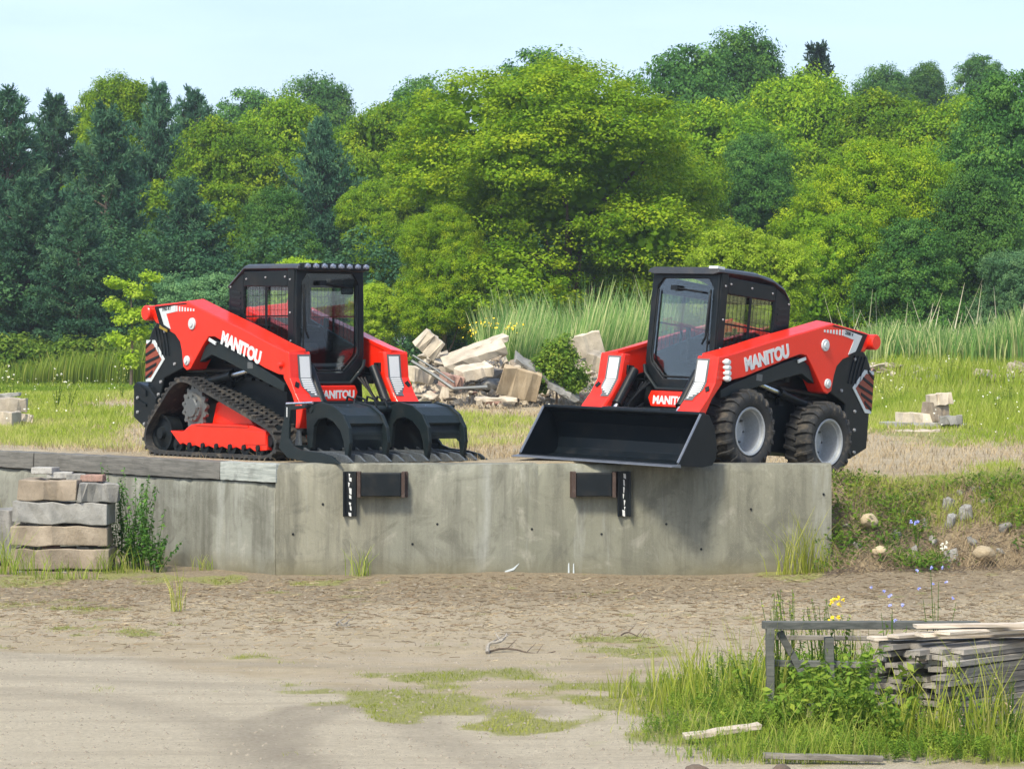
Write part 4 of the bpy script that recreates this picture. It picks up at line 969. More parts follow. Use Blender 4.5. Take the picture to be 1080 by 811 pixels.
for x,z,w_,h,sl in((.56,.10,.018,.13,0),(.61,.10,.016,.12,0)): b.prism([(x,z-h/2),(x+w_,z-h/2+.01),(x+w_*.8+sl,z+h/2),(x+.004+sl,z+h/2-.012)],27.994,27.9985)
b.prism([(-.08,.06),(.02,.09),(.07,.15),(.075,.16),(.01,.11),(-.07,.08)],27.994,27.9985); b.build('paint_streak',M['silver'],wall)
b=MB()
for x,z in((-1.9,.75),(-2.2,.45),(-.75,.55),(.2,.5),(.9,.45),(1.55,.55),(2.4,.7),(3.13,.85),(-1.0,.35),(1.9,.3)):
    b.lathe([(0,0),(.012,0),(.013,.01)],(x,27.993,z),n=8)
b.build('tie_hole',M['dark'],wall)
# timber coping: two beams butted end to end along the left run
th=math.atan2(-1.1,1)
def beam(x0,x1,mat,lab,sag=0):
    n=40; rings=[]; dx=Vector((1,-1.1,0)).normalized(); nr=Vector((-dx.y,dx.x,0)); L=(x1-x0)*math.hypot(1,1.1)
    b=MB()
    for k in range(n+1):
        t=k/n*L; q=[(-.018,0),(.20,0),(.20,.185),(-.018,.185)]
        rings.append([(t,a+jag(t+x0,9+i,.012),z+jag(t,13+i,.012)) for i,(a,z) in enumerate([(-.018,.002),(.20,.002),(.205,.10),(.20,.186),(.09,.192),(-.012,.186),(-.02,.10)])])
    b.loft(rings); o=b.build('timber_beam',mat,None,bevel=.004,smooth=True,angle=40); o.location=(x0,28.035+1.1*(-2.385-x0),.962); o.rotation_euler=(0,0,th); tag(o,lab,'timber beam'); return o
beam(-2.99,-2.36,M['peelwood'],'short timber with peeling white paint at the end of the coping')
beam(-5.35,-3.0,M['oldwood'],'long dark weathered timber lying on the wall under the rubber track')
beam(-8.9,-5.37,M['oldwood'],'weathered timber coping cut by the left edge of the photo')

# ------------------------------------------------------------------ blocks and rubble
def chunkmesh(name,seed,mat,n=16,sx=1,sy=1,sz=1,box=.5):
    rr=np.random.default_rng(seed); P=rr.uniform(-1,1,(n,3)); P=np.sign(P)*np.abs(P)**box; P=P*np.array([sx,sy,sz])*.5
    bm=bmesh.new(); [bm.verts.new(p) for p in P]; bmesh.ops.convex_hull(bm,input=bm.verts)
    bmesh.ops.delete(bm,geom=[v for v in bm.verts if not v.link_faces],context='VERTS')
    bmesh.ops.bevel(bm,geom=bm.edges[:],offset=.03,segments=1,affect='EDGES')
    me=bpy.data.meshes.new(name); bm.to_mesh(me); bm.free(); me.materials.append(mat); return me
def slabmesh(name,L,W_,H_,mat,seed,rough=.03,cuts=7):
    """a slab whose long edges are chipped"""
    rr=np.random.default_rng(seed); n=cuts; rings=[]
    for k in range(n+1):
        x=-L/2+L*k/n; e=rough*(1 if 0<k<n else .8); j=lambda:(rr.random()-.5)*2*e
        rings.append([(x+j(),-W_/2+j(),-H_/2+j()*.4),(x+j(),W_/2+j(),-H_/2+j()*.4),(x+j(),W_/2+j(),H_/2+j()*.4),(x+j(),-W_/2+j(),H_/2+j()*.4)])
    b=MB(); b.loft(rings); o=b.build(name,mat,None); me=o.data; bpy.data.objects.remove(o); return me
def slab(name,c,dim,rot,mat,label,cat,seed=1,rough=.03,group=None,bev=.01):
    o=link(name,slabmesh(name,*dim,mat,seed,rough)); o.location=c; o.rotation_euler=[R(a) for a in rot]
    mo=o.modifiers.new('bevel','BEVEL'); mo.width=bev; mo.segments=2; mo.limit_method='ANGLE'; mo.angle_limit=R(25)
    tag(o,label,cat,group); return o
S='concrete_block'
Ys=28.9
def P(px,py,Y=Ys): return at(px,py,Y)
# stack left of the wall (about .96 m wide)
slab(S,P(57,516,28.6),(.62,.42,.21),(0,0,-10),M['concb'],'brown block on top of the stack at its left end','concrete block',11)
slab(S,P(104,519,28.55),(.42,.38,.19),(0,1,8),M['greys'],'grey block on top of the stack at its right end','concrete block',12)
slab(S,P(66,540,28.6),(.98,.45,.215),(0,1.5,-3),M['greys'],'long bluish grey block in the second layer of the stack','concrete block',13)
slab(S,P(65,564,28.6),(1.0,.45,.20),(0,1,2),M['concb'],'long brown block in the third layer of the stack','concrete block',14)
slab(S,P(66,588,28.6),(1.02,.46,.20),(0,0,-2),M['concb'],'long brown block at the bottom of the stack','concrete block',15)
for i,(px,py,l) in enumerate(((48,496,.24),(63,501,.26),(80,503,.2),(97,504,.26))):
    slab('brick',P(px,py,28.6),(l,.18,.07),(0,0,(-20,5,12,-4)[i]),M['brick'] if i in(3,) else M['greys'],['leftmost grey paver lying loose on top of the block stack','second grey paver from the left on top of the block stack','small grey paver near the middle of the block stack top','reddish brick on top of the block stack'][i],'brick',20+i,.008)
for i,(px,py,l,m_) in enumerate(((42,529,.2,'greys'),(75,532,.2,'conc'),(40,552,.16,'greys'),(50,553,.12,'conc'),(36,576,.16,'greys'),(52,577,.14,'brick'),(100,552,.15,'greys'),(92,577,.14,'greys'))):
    slab('brick',P(px,py,28.58),(l,.2,.035),(0,0,i*23),M[m_],'flat packing stone squeezed between the layers of the block stack','packing stone',30+i,.008,'packing stones between the stacked blocks')
slab('stone_slab',P(52,606,28.5),(.62,.5,.08),(0,2,4),M['greys'],'dark flat slab under the left end of the block stack','stone slab',41)
slab('stone_slab',P(98,609,28.2),(.42,.25,.04),(0,-4,14),M['conc'],'thin pale slab lying on the grass right of the stack foot','stone slab',42)
slab('stone_slab',P(92,602,28.7),(.5,.5,.07),(0,0,-8),M['greys'],'dark flat slab under the right end of the block stack','stone slab',44)
slab('concrete_block',P(2,562,29.1),(.42,.5,.50),(0,0,6),M['greys'],'grey block at the left edge of the photo beside the stack','concrete block',43)
# pale blocks on the meadow at the left edge
slab('concrete_block',P(8,427,44),(.62,.5,.22),(0,2,8),M['conc'],'pale upper block on the meadow at the left edge','concrete block',51,.04)
slab('concrete_block',P(4,443,43),(.42,.5,.26),(0,0,-6),M['conc'],'pale lower block on the meadow at the left edge','concrete block',52,.04)
slab('concrete_block',P(28,441,43.4),(.16,.2,.12),(0,10,30),M['conc'],'small white chunk right of the pale blocks at the left edge','concrete block',53,.02)
slab('stone_slab',P(5,417,45),(.5,.3,.06),(0,-5,0),M['greys'],'thin dark slab on the pale blocks at the left edge','stone slab',54,.02)
# small pile on the right meadow
slab('stone_slab',P(975,449,43.5),(1.35,.6,.10),(0,1,4),M['greys'],'long dark flat slab under the small pile on the right meadow','stone slab',61,.03)
slab('stone_slab',P(962,456,42),(.8,.5,.07),(0,-2,-6),M['conc'],'pale flat slab at the front foot of the small right pile','stone slab',62,.03)
slab('concrete_block',P(968,441,43.5),(.62,.4,.16),(0,3,8),M['conc'],'pale flat block in the middle of the small right pile','concrete block',63,.03)
slab('concrete_block',P(986,434,43.5),(.30,.34,.30),(0,0,20),M['concb'],'brown upright block on the small right pile','concrete block',64,.03)
slab('concrete_block',P(991,421,43.5),(.34,.34,.18),(0,-6,5),M['conc'],'pale pinkish block topmost on the small right pile','concrete block',65,.03)
slab('concrete_block',P(1003,443,43),(.36,.3,.14),(0,-3,-15),M['greys'],'grey block at the right end of the small right pile','concrete block',66,.03)
# main rubble pile
CM=[chunkmesh('rubble_chunk',100+i,M[('conc','conc','concb','conc','greys','conc','concb','brick','conc','conc')[i%10]],14+i%5,1.1,.8,.5+.3*(i%3)) for i in range(14)]
rr=random.Random(5)
def topline(px):
    P_=[(432,400),(440,372),(455,356),(470,366),(500,362),(530,362),(545,378),(570,378),(585,372),(600,362),(625,358),(645,368),(665,395)]
    for (a,ya),(c,yc) in zip(P_,P_[1:]):
        if a<=px<=c: return ya+(yc-ya)*(px-a)/(c-a)
    return 410
for i in range(240):
    px=rr.uniform(433,662); t=rr.random()**.8; yt=topline(px)+6; py=yt+(424-yt)*t; Y=60.5-3.2*t+rr.uniform(-.2,.2)
    s=rr.uniform(.09,.26) if i%7 else rr.uniform(.26,.42)
    if px>575: s*=.62
    o=link('rubble_chunk',CM[rr.randrange(14)]); o.location=at(px,py,Y); o.scale=(s*rr.uniform(.9,1.9),s,s*rr.uniform(.45,.9)); o.rotation_euler=(rr.uniform(-.5,.5),rr.uniform(-.6,.6),rr.uniform(0,6.28))
    tag(o,'broken concrete chunk in the rubble pile between the loaders','rubble','broken chunks of the rubble pile')
# core of the pile: small debris
V=[];F=[];r=np.random.default_rng(9)
b=MB(); xsq=np.linspace(-2.35,2.65,150); 
rings=[]
for j in range(44):
    t=j/43; Y=61.2-4.2*t; row=[]
    for x in xsq:
        px=540+x/60*FP; yt=topline(px)+9; z=HC-((yt+(432-yt)*t)-372)/FP*Y if j else 1.0
        row.append((x,Y,z+(r.random()-.5)*.13))
    rings.append(row)
b.loft(rings,False,False); core=b.build('rubble_fines',M['conc'],None); tag(core,'small broken debris filling the rubble pile between the loaders','rubble',kind='stuff')
SL=[((499,374,58.2),(1.30,.8,.17),(18,-17,4),'conc','long thick slab leaning up to the right on the left half of the rubble'),
((512,363,58.6),(.95,.6,.10),(8,-19,6),'conc','thin bright slab edge topmost on the left half of the rubble'),
((453,363,58.4),(.50,.40,.42),(10,40,12),'conc','upright pale chunk at the upper left end of the rubble'),
((548,404,56.7),(.84,.16,.62),(24,14,5),'conct','big broken tan slab facing the camera in the middle of the rubble'),
((576,398,56.9),(1.55,.5,.09),(20,33,8),'greys','long thin grey slab sloping down to the right in the rubble'),
((612,366,58),(.95,.14,.50),(8,-14,10),'conc','tilted pale slab standing up at the upper right of the rubble'),
((637,384,57.5),(.7,.5,.3),(10,22,-12),'conc','pale block behind the skid steer arm at the right end of the rubble'),
((523,421,56.2),(.85,.5,.07),(3,2,4),'conc','flat whitish slab lying low at the front of the rubble'),
((476,402,57),(.4,.4,.26),(10,10,30),'brick','reddish chunk left of the middle of the rubble'),
((500,392,57.3),(.7,.5,.22),(12,-12,20),'conc','pale block above the bent steel in the rubble'),
((440,395,57.8),(.6,.4,.3),(10,8,50),'conc','pale block right beside the tracked loader arm in the rubble'),
((590,412,56.3),(.5,.3,.12),(0,25,0),'greys','small dark slab at the lower right foot of the rubble')]
for i,(p,dm,ro,mt,lab) in enumerate(SL): slab('concrete_slab',at(*p),dm,ro,M[mt],lab,'concrete slab',70+i,.045,None,.012)
b=MB(); p=[at(434,381,56.6),at(455,394,56.4),at(478,410,56.1),at(514,408,56.2)]
b.tube(p,.035,4); b.tube([q+Vector((.02,.1,.12)) for q in p[:3]],.02,4); o=b.build('steel_bar',M['steel'],None); tag(o,'bent dark steel bar lying over the rubble next to the grapple','steel bar')
# second rubble strips far right
for i in range(80):
    px=rr.choice([rr.uniform(900,985),rr.uniform(1035,1095)]); Y=rr.uniform(60.5,63.5); x=(px-540)/FP*Y; hp=.25*math.exp(-((px-(942 if px<1000 else 1065))/32)**2)
    s=rr.uniform(.10,.34); o=link('rubble_chunk',CM[rr.randrange(14)]); o.location=(x,Y,float(zground(x,Y))+.05+hp*rr.random()); o.scale=(s*1.5,s,s*.8); o.rotation_euler=(rr.uniform(-.4,.4),rr.uniform(-.4,.4),rr.uniform(0,6.28))
    tag(o,'small broken chunk in the low rubble heap under the reeds on the right','rubble','chunks of the low rubble heap on the right')
# stones on the bank
BM=[chunkmesh('stone',300+i,M['greys'],26,1,.8,.75,.9) for i in range(4)]
def boulder(px,py,Y,s,mat,label,seed,sc=(1,1,1),group=None,name='boulder'):
    rg=np.random.default_rng(seed); bm=bmesh.new(); bmesh.ops.create_icosphere(bm,subdivisions=3,radius=.5)
    for v in bm.verts: v.co*=1+.34*(float(fbm(np.array(v.co.x*3+seed),np.array(v.co.y*3+v.co.z*2.3),seed))-.5)*2
    me=bpy.data.meshes.new(name); bm.to_mesh(me); bm.free(); me.materials.append(mat); me.shade_smooth()
    o=link(name,me); x=(px-540)/FP*Y; o.location=at(px,py,Y); o.scale=(s*sc[0],s*sc[1],s*sc[2]); o.rotation_euler=(0,0,seed); tag(o,label,'boulder' if name=='boulder' else 'stone',group)
boulder(917,549,28.25,.19,M['tan'],'round tan boulder in the bank near the wall end',1,(1,.9,.8))
boulder(1038,584,27.75,.27,M['tan'],'biggest tan boulder at the foot of the bank on the right',2,(1.05,.8,.55))
boulder(928,581,27.85,.14,M['tan'],'small tan stone low on the bank below the round boulder',3,(1,.8,.7))
for i,(px,py,s) in enumerate(((1030,525,.12),(1012,526,.1),(950,540,.1),(935,532,.08),(1055,577,.1),(990,578,.09),(960,590,.1),(1000,537,.18),(1017,547,.20),(1002,552,.16),(968,573,.20),(1004,580,.2),(960,524,.13),(985,560,.14),(1040,540,.13),(945,560,.12),(893,560,.12),(1060,560,.14),(975,545,.15),(1025,567,.12),(905,575,.1))):
    Yb_=29.15-1.6*(py-515)/85; xb_=(px-540)/FP*Yb_; o=link('stone',BM[i%4]); o.location=(xb_,Yb_,float(zground(xb_,Yb_))+s*.12); o.scale=(s*1.15,s,s*.85); o.rotation_euler=(.3*i,.2*i,i*1.3); tag(o,'grey field stone embedded in the bank right of the wall','stone','grey stones in the bank')

# ------------------------------------------------------------------ yard litter
def ground_pts(n,px0,px1,Y0,Y1,seed):
    r=np.random.default_rng(seed); Y=r.uniform(Y0,Y1,n); x=(r.uniform(px0,px1,n)-540)/FP*Y; return x,Y,r
# loose gravel
x,Y,r=ground_pts(14000,-20,1100,14.6,27.6,500); s=(.003+.014*r.random(len(x))**5); z=zground(x,Y)
oc=np.array([[1,0,0],[0,1,0],[-1,0,0],[0,-1,0],[0,0,.8],[0,0,-.5]],float); fc=np.array([[0,1,4],[1,2,4],[2,3,4],[3,0,4]])
an=r.uniform(0,6.28,len(x)); ca,sa=np.cos(an),np.sin(an); V=oc[None]*(1+.5*(r.random((len(x),6,1))-.5))*s[:,None,None]; V=np.stack([V[...,0]*ca[:,None]-V[...,1]*sa[:,None]*1.3,V[...,0]*sa[:,None]+V[...,1]*ca[:,None],V[...,2]],-1)+np.stack([x,Y,z],1)[:,None]
M['pebble']=stone('pebble',(.24,.205,.15),(.42,.37,.285),(.15,.13,.1),30)
o=link('loose_gravel',npmesh('loose_gravel',V.reshape(-1,3),(np.arange(len(x))[:,None,None]*6+fc[None]).reshape(-1,3),M['pebble'])); tag(o,'loose pebbles scattered over the dirt yard','gravel',kind='stuff')
# dry straw and twigs
x,Y,r=ground_pts(15000,-20,1100,20.5,27.7,501); k=r.random(len(x))<sstep(20.5,25,Y)+.05; x,Y=x[k],Y[k]; n=len(x); a=r.uniform(0,3.14,n); L=(.012+.05*r.random(n)**2); z=zground(x,Y)+.006
d=np.stack([np.cos(a),np.sin(a),r.uniform(-.1,.25,n)],1)*L[:,None]; w_=np.stack([-np.sin(a),np.cos(a),0*a],1)*.0025+np.array([0,0,.002]); C=np.stack([x,Y,z],1)
V=np.stack([C-d-w_,C+d-w_,C+d+w_,C-d+w_],1).reshape(-1,3); o=link('dry_litter',npmesh('dry_litter',V,np.arange(4*n).reshape(-1,4),M['straw'],{'tint':np.repeat(np.clip(r.normal(.25,.3,n),0,1),4)})); tag(o,'dry straw and bark chips strewn below the wall','litter',kind='stuff')
# dry grass and brush on the bank
x,Y,r=ground_pts(2600,876,1110,27.5,29.3,502); C=np.stack([x,Y,zground(x,Y)],1); V,F,t=blades(C,.10+.10*r.random(len(x)),.006,.3,1.8,503); o=link('dry_brush',npmesh('dry_brush',V,F,M['straw'],{'tint':t})); tag(o,'dry brown grass and roots hanging over the bank','dry grass',kind='stuff')
x,Y,r=ground_pts(420,872,1110,27.5,29.35,505); z=zground(x,Y); nn=fbm(x*1.7,Y*2.5,90); k=(nn>.47)&(r.random(len(x))<1.3-.9*sstep(.5,.85,z)); x,Y,z=x[k],Y[k],z[k]
Vs=[];Fs=[];ts=[];o_=0
for i in range(len(x)):
    b_=MB(); rq=np.random.default_rng(i); C=rq.normal(size=(34,3))*np.array([.10,.10,.045])+np.array([0,0,.07]); V,F=leaves(C,unit(np.array([0,-.3,.8])+rq.normal(size=C.shape)*.5),.05,.4,rq); Vs.append(V+np.array([x[i],Y[i],z[i]])); Fs.append(F+o_); o_+=len(V); ts.append(np.full(len(V),np.clip(rq.normal(.35,.3),0,1)))
o=link('bank_weeds',npmesh('bank_weeds',np.vstack(Vs),np.vstack(Fs),M['weed'],{'tint':np.concatenate(ts)})); tag(o,'low green weeds between the stones of the bank','weeds',kind='stuff')
x,Y,r=ground_pts(700,874,1110,27.4,29.2,506); n=len(x); a=r.uniform(0,3.14,n); L=.04+.14*r.random(n)**2; z=zground(x,Y)+.03; d=np.stack([np.cos(a),np.sin(a)*.5,r.uniform(-.5,.6,n)],1)*L[:,None]; w_=np.tile(np.array([[0,0,.004]]),(n,1)); C=np.stack([x,Y,z],1)
V=np.stack([C-d-w_,C+d-w_*.5,C+d+w_*.5,C-d+w_],1).reshape(-1,3); o=link('bank_twigs',npmesh('bank_twigs',V,np.arange(4*n).reshape(-1,4),M['bark'])); tag(o,'dark dead twigs and roots tangled over the bank','twigs',kind='stuff')
# fallen branch
def branch(px,py,L,rot,mat,label,name='fallen_branch',rad=.012,up=.0):
    Y=HC*FP/(py-372); x=(px-540)/FP*Y; z=float(zground(x,Y)); b=MB(); rr=random.Random(px); c,s=math.cos(rot),math.sin(rot)
    pts=[(c*L*t-.03*s*math.sin(t*5),s*L*t+.03*math.sin(t*7),.012+up*t+.02*math.sin(t*6)) for t in np.linspace(0,1,8)]
    b.tube(pts,[rad*(1-.08*k) for k in range(8)],6)
    for k in(2,4,5): p=pts[k]; b.tube([p,(p[0]+.06*c-.10*s*(1 if k%2 else -1),p[1]+.1,p[2]+.06)],[rad*.5,rad*.2],5)
    o=b.build(name,mat,None,smooth=True); o.location=(x,Y,z); tag(o,label,'branch'); return o
branch(514,690,.20,.9,M['grayboard'],'pale stub of a branch standing up on the bare yard',rad=.016,up=.13)
branch(516,689,.50,.10,M['bark'],'thin dark branch lying flat beside the pale stub',rad=.009)
branch(655,672,.22,.1,M['bark'],'short thin twig on the mulch below the middle of the wall',rad=.007)
branch(355,660,.10,.3,M['grayboard'],'small pale wood splinter on the mulch left of the middle',rad=.012)
# ------------------------------------------------------------------ foreground right: frame, board stack, planks
def G(px,Y): return (px-540)/FP*Y
def fp(px,py,Y): return at(px,py,Y)
Yf=17.7
fr=empty('wooden_frame',(G(812,Yf),Yf,0)); O=Vector(fr.location)
def bar(p,q,w_,d_,name,mat=M['darkwood'],parent=fr,bev=.004):
    p,q=Vector(p),Vector(q); v=q-p; L=v.length; b=MB(); n=6; rings=[]; dx=v.normalized(); up=Vector((0,0,1)) if abs(dx.z)<.8 else Vector((1,0,0)); s_=dx.cross(up).normalized(); u_=s_.cross(dx)
    for k in range(n+1):
        c=p+v*(k/n)-O; rings.append([tuple(c+s_*(a*d_/2+jag(k+w_*9,3,.004))+u_*(e*w_/2+jag(k*1.3,4,.004))) for a,e in((-1,-1),(1,-1),(1,1),(-1,1))])
    b.loft(rings); return b.build(name,mat,parent,bevel=bev)
bar(fp(805,659,Yf),fp(1032,659,Yf+.25),.048,.09,'top_rail')
bar(fp(806,672,Yf+.35),fp(940,673,Yf+.4),.03,.03,'back_rail',M['grayboard'])
bar(fp(812,662,Yf),fp(812,752,Yf),.05,.09,'post')
bar(fp(874,672,Yf+.1),fp(876,760,Yf+.1),.055,.09,'post')
bar(fp(822,666,Yf+.05),fp(845,708,Yf+.05),.045,.05,'brace')
bar(fp(815,699,Yf+.08),fp(920,701,Yf+.15),.04,.05,'lower_rail')
bar(fp(932,672,Yf+.2),fp(932,750,Yf+.2),.05,.07,'post')
tag(fr,'dark weathered wooden frame on posts standing in the weeds','wooden frame')
# stack of boards
sd_=Vector((math.cos(R(47)),math.sin(R(47)),0)); nd_=Vector((sd_.y,-sd_.x,0))
st0=Vector((G(921,17.05),17.05,-.01)); LB=1.9; bh=.034; bw=.105
bms=[slabmesh('board',LB,.098,.030,M['grayboard'],600+i,.006,9) for i in range(4)]
rr=random.Random(12)
for row in range(14):
    for c_ in range(6):
        if rr.random()<.06 and row>4: continue
        off=rr.gauss(0,.075); o=link('board',bms[rr.randrange(4)]); ctr=st0+nd_*(bw*(c_+.5)*1.0)+sd_*(LB/2+off)+Vector((0,0,.03+bh*(row+.5)))
        o.location=ctr; o.rotation_euler=(rr.uniform(-.10,.10),rr.uniform(-.008,.008),R(47)+rr.uniform(-.045,.045)); tag(o,'grey weathered board in the stacked pile at the lower right','board','grey boards of the stacked pile')
topz=.03+bh*14+.004
for i,(t0,ang,L_,w_,lab) in enumerate(((.02,14,1.9,.12,'long pale board on top of the board pile, closest to the frame'),(.16,33,1.7,.11,'pale board second from the back on top of the board pile'),(.33,22,1.6,.12,'pale board in the middle of the pile top'),(.47,41,1.7,.13,'broad pale board nearest the camera on the pile top'),(.25,8,1.4,.09,'reddish pale board lying aslant across the other top boards'))):
    p=st0+nd_*t0+Vector((.02*i-.03,.02,0)); dv=Vector((math.cos(R(ang)),math.sin(R(ang)),0)); cc=p+dv*L_/2; cc.z=topz+.014+(.021*i if i<4 else .09)
    o=link('board',slabmesh('board',L_,w_,.018,M['paleboard'],620+i,.004,9)); o.location=cc; o.rotation_euler=(0,0,R(ang)); tag(o,lab,'board')
o=slab('board',Vector((G(762,16.3),16.3,.06)),(.46,.08,.03),(4,-7,10),M['paleboard'],'short pale broken plank lying in the weeds left of the frame','plank',640,.008,None,.003)
o=slab('board',Vector((G(868,15.42),15.42,.035)),(.66,.05,.03),(0,1,-5),M['grayboard'],'thin plank at the bottom edge of the photo','plank',641,.005,None,.003)
boulder(823,813,15.2,.11,M['bark'],'dark brown stone at the bottom edge left of the thin plank',61,(1.2,1,.7))
boulder(735,813,15.15,.12,M['bark'],'dark brown stone cut by the bottom edge of the photo',62,(1.3,1,.6))
o=slab('concrete_block',Vector((G(857,16.9),16.9,.10)),(.12,.10,.07),(5,12,20),M['conc'],'pale broken chunk in the weeds below the wooden frame','concrete block',645,.015,None,.004)
# ------------------------------------------------------------------ weeds
def forb(h,seed,nl=26,ls=.06,spread=.10,stems=3,lift=.15):
    r=np.random.default_rng(seed); b=MB(); C=[];N=[]
    for s_ in range(stems):
        a=r.uniform(0,6.28); tip=np.array([math.cos(a)*spread*r.random()*1.6,math.sin(a)*spread*r.random()*1.6,h*r.uniform(.75,1.05)])
        b.tube([(0,0,-.03),tuple(tip*.5+np.array([.01,0,.02])),tuple(tip)],[.005,.0035,.0015],5)
        for k in range(nl):
            f=lift+(1-lift)*(k+.5)/nl; a2=r.uniform(0,6.28); l=ls*(1.25-.75*f); c=tip*f+np.array([math.cos(a2),math.sin(a2),.25])*l*.6; C.append(c); N.append(np.array([math.cos(a2)*.5,math.sin(a2)*.5,.8])+r.normal(size=3)*.3)
    V,F=leaves(np.array(C),unit(np.array(N)),ls,.42,r)
    o=b.build('stem',M['weed'],None); sm=o.data; bpy.data.objects.remove(o); return V,F,sm
# ground cover as one mass
FB=[forb(1,700+i,(34,26,40)[i%3],(.10,.15,.08)[i%3],.26,(4,3,5)[i%3]) for i in range(6)]
x,Y,r=ground_pts(5200,640,1115,15.45,20.2,510); z=zground(x,Y); g_=cover(x,Y,z)[0]; px,py=pix(x,Y,z)
zone=np.clip((px-655)/80,0,1)*np.clip((py-708)/18,0,1)*np.clip((806+((px-740)*.12).clip(-40,6)-py)/10,0,1)*np.clip(1-(700-py).clip(0,50)/40,0,1)*(1-.97*((px>925)&(py<777)))*(.35+.65*(fbm(x*2.2,Y*2.2,88)>.45))
k=r.random(len(x))<zone*.75; x,Y,z,px,py=x[k],Y[k],z[k],px[k],py[k]
Vs=[];Fs=[];ts=[];o_=0
for i in range(len(x)):
    V,F,_=FB[i%6]; h=(.07+.15*r.random())*(.45+.75*min(1,max(0,(px[i]-680)/200)))*(1.0 if py[i]<780 else .6); a=r.uniform(0,6.28); c,s=math.cos(a),math.sin(a)
    W_=V@np.array([[c,s,0],[-s,c,0],[0,0,1]])*h*np.array([1.1,1.1,1]); Vs.append(W_+np.array([x[i],Y[i],z[i]])); Fs.append(F+o_); o_+=len(V); ts.append(np.full(len(V),np.clip(r.normal(.5,.25),0,1)))
V=np.vstack(Vs); o=link('weed_ground_cover',npmesh('weed_ground_cover',V,np.vstack(Fs),M['weed'],{'tint':np.concatenate(ts)})); tag(o,'dense low leafy weeds around the board pile and frame','weeds',kind='stuff')
n=34000; x,Y,r=ground_pts(n,640,1115,15.4,20.0,511); z=zground(x,Y); px,py=pix(x,Y,z)
zone=np.clip((px-640)/200,0,1)**1.3*np.clip((py-705)/30,0,1)*(1-.97*((px>925)&(py<777)))*np.clip((fbm(x*1.8,Y*1.8,87)-.33)*5,.08,1)*np.clip((808+((px-740)*.12).clip(-40,6)-py)/8,0,1)
k=r.random(n)<zone*.9; x,Y,z=x[k],Y[k],z[k]
V,F,t=blades(np.stack([x,Y,z-.01],1),.05+.20*r.random(len(x))**2,.0042,.62+.14*r.normal(size=len(x)),.45,512); o=link('tall_grass',npmesh('tall_grass',V,F,M['lush'],{'tint':t})); tag(o,'bright green grass among the weeds in the lower right','grass',kind='stuff')
def plant(px,py,h,seed,label,name='weed_plant',cat='weed',stems=4,nl=24,ls=.05,spread=.12,mat='weed',flower=None,nf=0,Y=None,z=None,lift=.15,group=None,fs=.03):
    Y=Y or HC*FP/(py-372); x=(px-540)/FP*Y; z=float(zground(x,Y)) if z is None else z
    V,F,sm=forb(h,seed,nl,ls,spread,stems,lift); o=empty(name,(x,Y,z)); r=np.random.default_rng(seed)
    link('foliage',npmesh('foliage',V,F,M[mat],{'tint':np.repeat(np.clip(r.normal(.55,.22,len(F)),0,1),4)}),o); link('stem',sm,o)
    if flower:
        C=np.stack([r.normal(0,spread*.8,nf),r.normal(0,spread*.8,nf),h*r.uniform(.8,1.08,nf)],1); C=np.repeat(C,7,0)+r.normal(0,fs*.3,(nf*7,3)); V,F=leaves(C,unit(np.array([0,-.8,.5])+r.normal(size=C.shape)*.5),fs,.7,r); link('blossom',npmesh('blossom',V,F,M[flower]),o)
    tag(o,label,cat,group); return o
plant(884,745,.68,1,'yellow flowering weed rising left of the board pile','flowering_weed','wildflower',3,20,.05,.05,'weed','yflower',9,fs=.02)
plant(938,760,.78,2,'blue flowering chicory between the frame and the board pile','flowering_weed','wildflower',5,7,.035,.11,'weed','bflower',7,fs=.014)
plant(985,745,.86,3,'blue flowering chicory behind the middle of the board pile','flowering_weed','wildflower',5,6,.03,.13,'weed','bflower',7,fs=.014)
plant(1010,775,.55,31,'thin stalk in front of the dark end of the board pile','weed_plant','weed',3,9,.03,.05,'grass')
plant(835,740,.80,4,'tall feathery pale weed behind the left post of the frame','weed_plant','weed',10,22,.026,.10,'lush')
plant(896,738,.55,45,'feathery weed close before the board pile corner','weed_plant','weed',9,22,.024,.09,'lush')
plant(870,738,.66,46,'feathery weed right behind the second frame post','weed_plant','weed',9,22,.024,.09,'lush')
plant(820,742,.72,44,'feathery pale weed left of the frame post','weed_plant','weed',8,20,.024,.08,'lush')
plant(857,735,.62,5,'feathery weed between the two left posts of the frame','weed_plant','weed',8,20,.026,.09,'lush')
plant(752,752,.46,6,'tall seed stalk in the weeds left of the frame','weed_plant','weed',3,26,.022,.05,'grass')
plant(762,745,.40,66,'second seed stalk just right of the tallest one left of the frame','weed_plant','weed',3,22,.022,.05,'grass')
plant(790,752,.36,7,'leafy weed left of the wooden frame','weed_plant','weed',6,18,.035,.08)
for i,(px,py,h) in enumerate(((845,768,.38),(862,772,.42),(893,770,.50),(910,775,.52),(903,782,.40),(925,782,.36),(880,782,.34),(942,790,.34),(830,775,.30),(868,760,.46))):
    plant(px,py,h,80+i,'bushy leafy weed in the dense clump between frame and board pile','weed_plant','weed',6,22,.055,.11,'weed',group='bushy weeds in front of the frame')
plant(962,770,.46,95,'broad leaved weed against the ragged ends of the boards','weed_plant','weed',3,13,.085,.06,'lush')
for i,(px,py,h) in enumerate(((1040,784,.34),(1064,788,.40),(1022,790,.28),(990,786,.24))): plant(px,py,h,110+i,'dry thin stalks in front of the board pile','weed_plant','weed',6,9,.02,.08,'straw',group='dry stalks before the board pile')
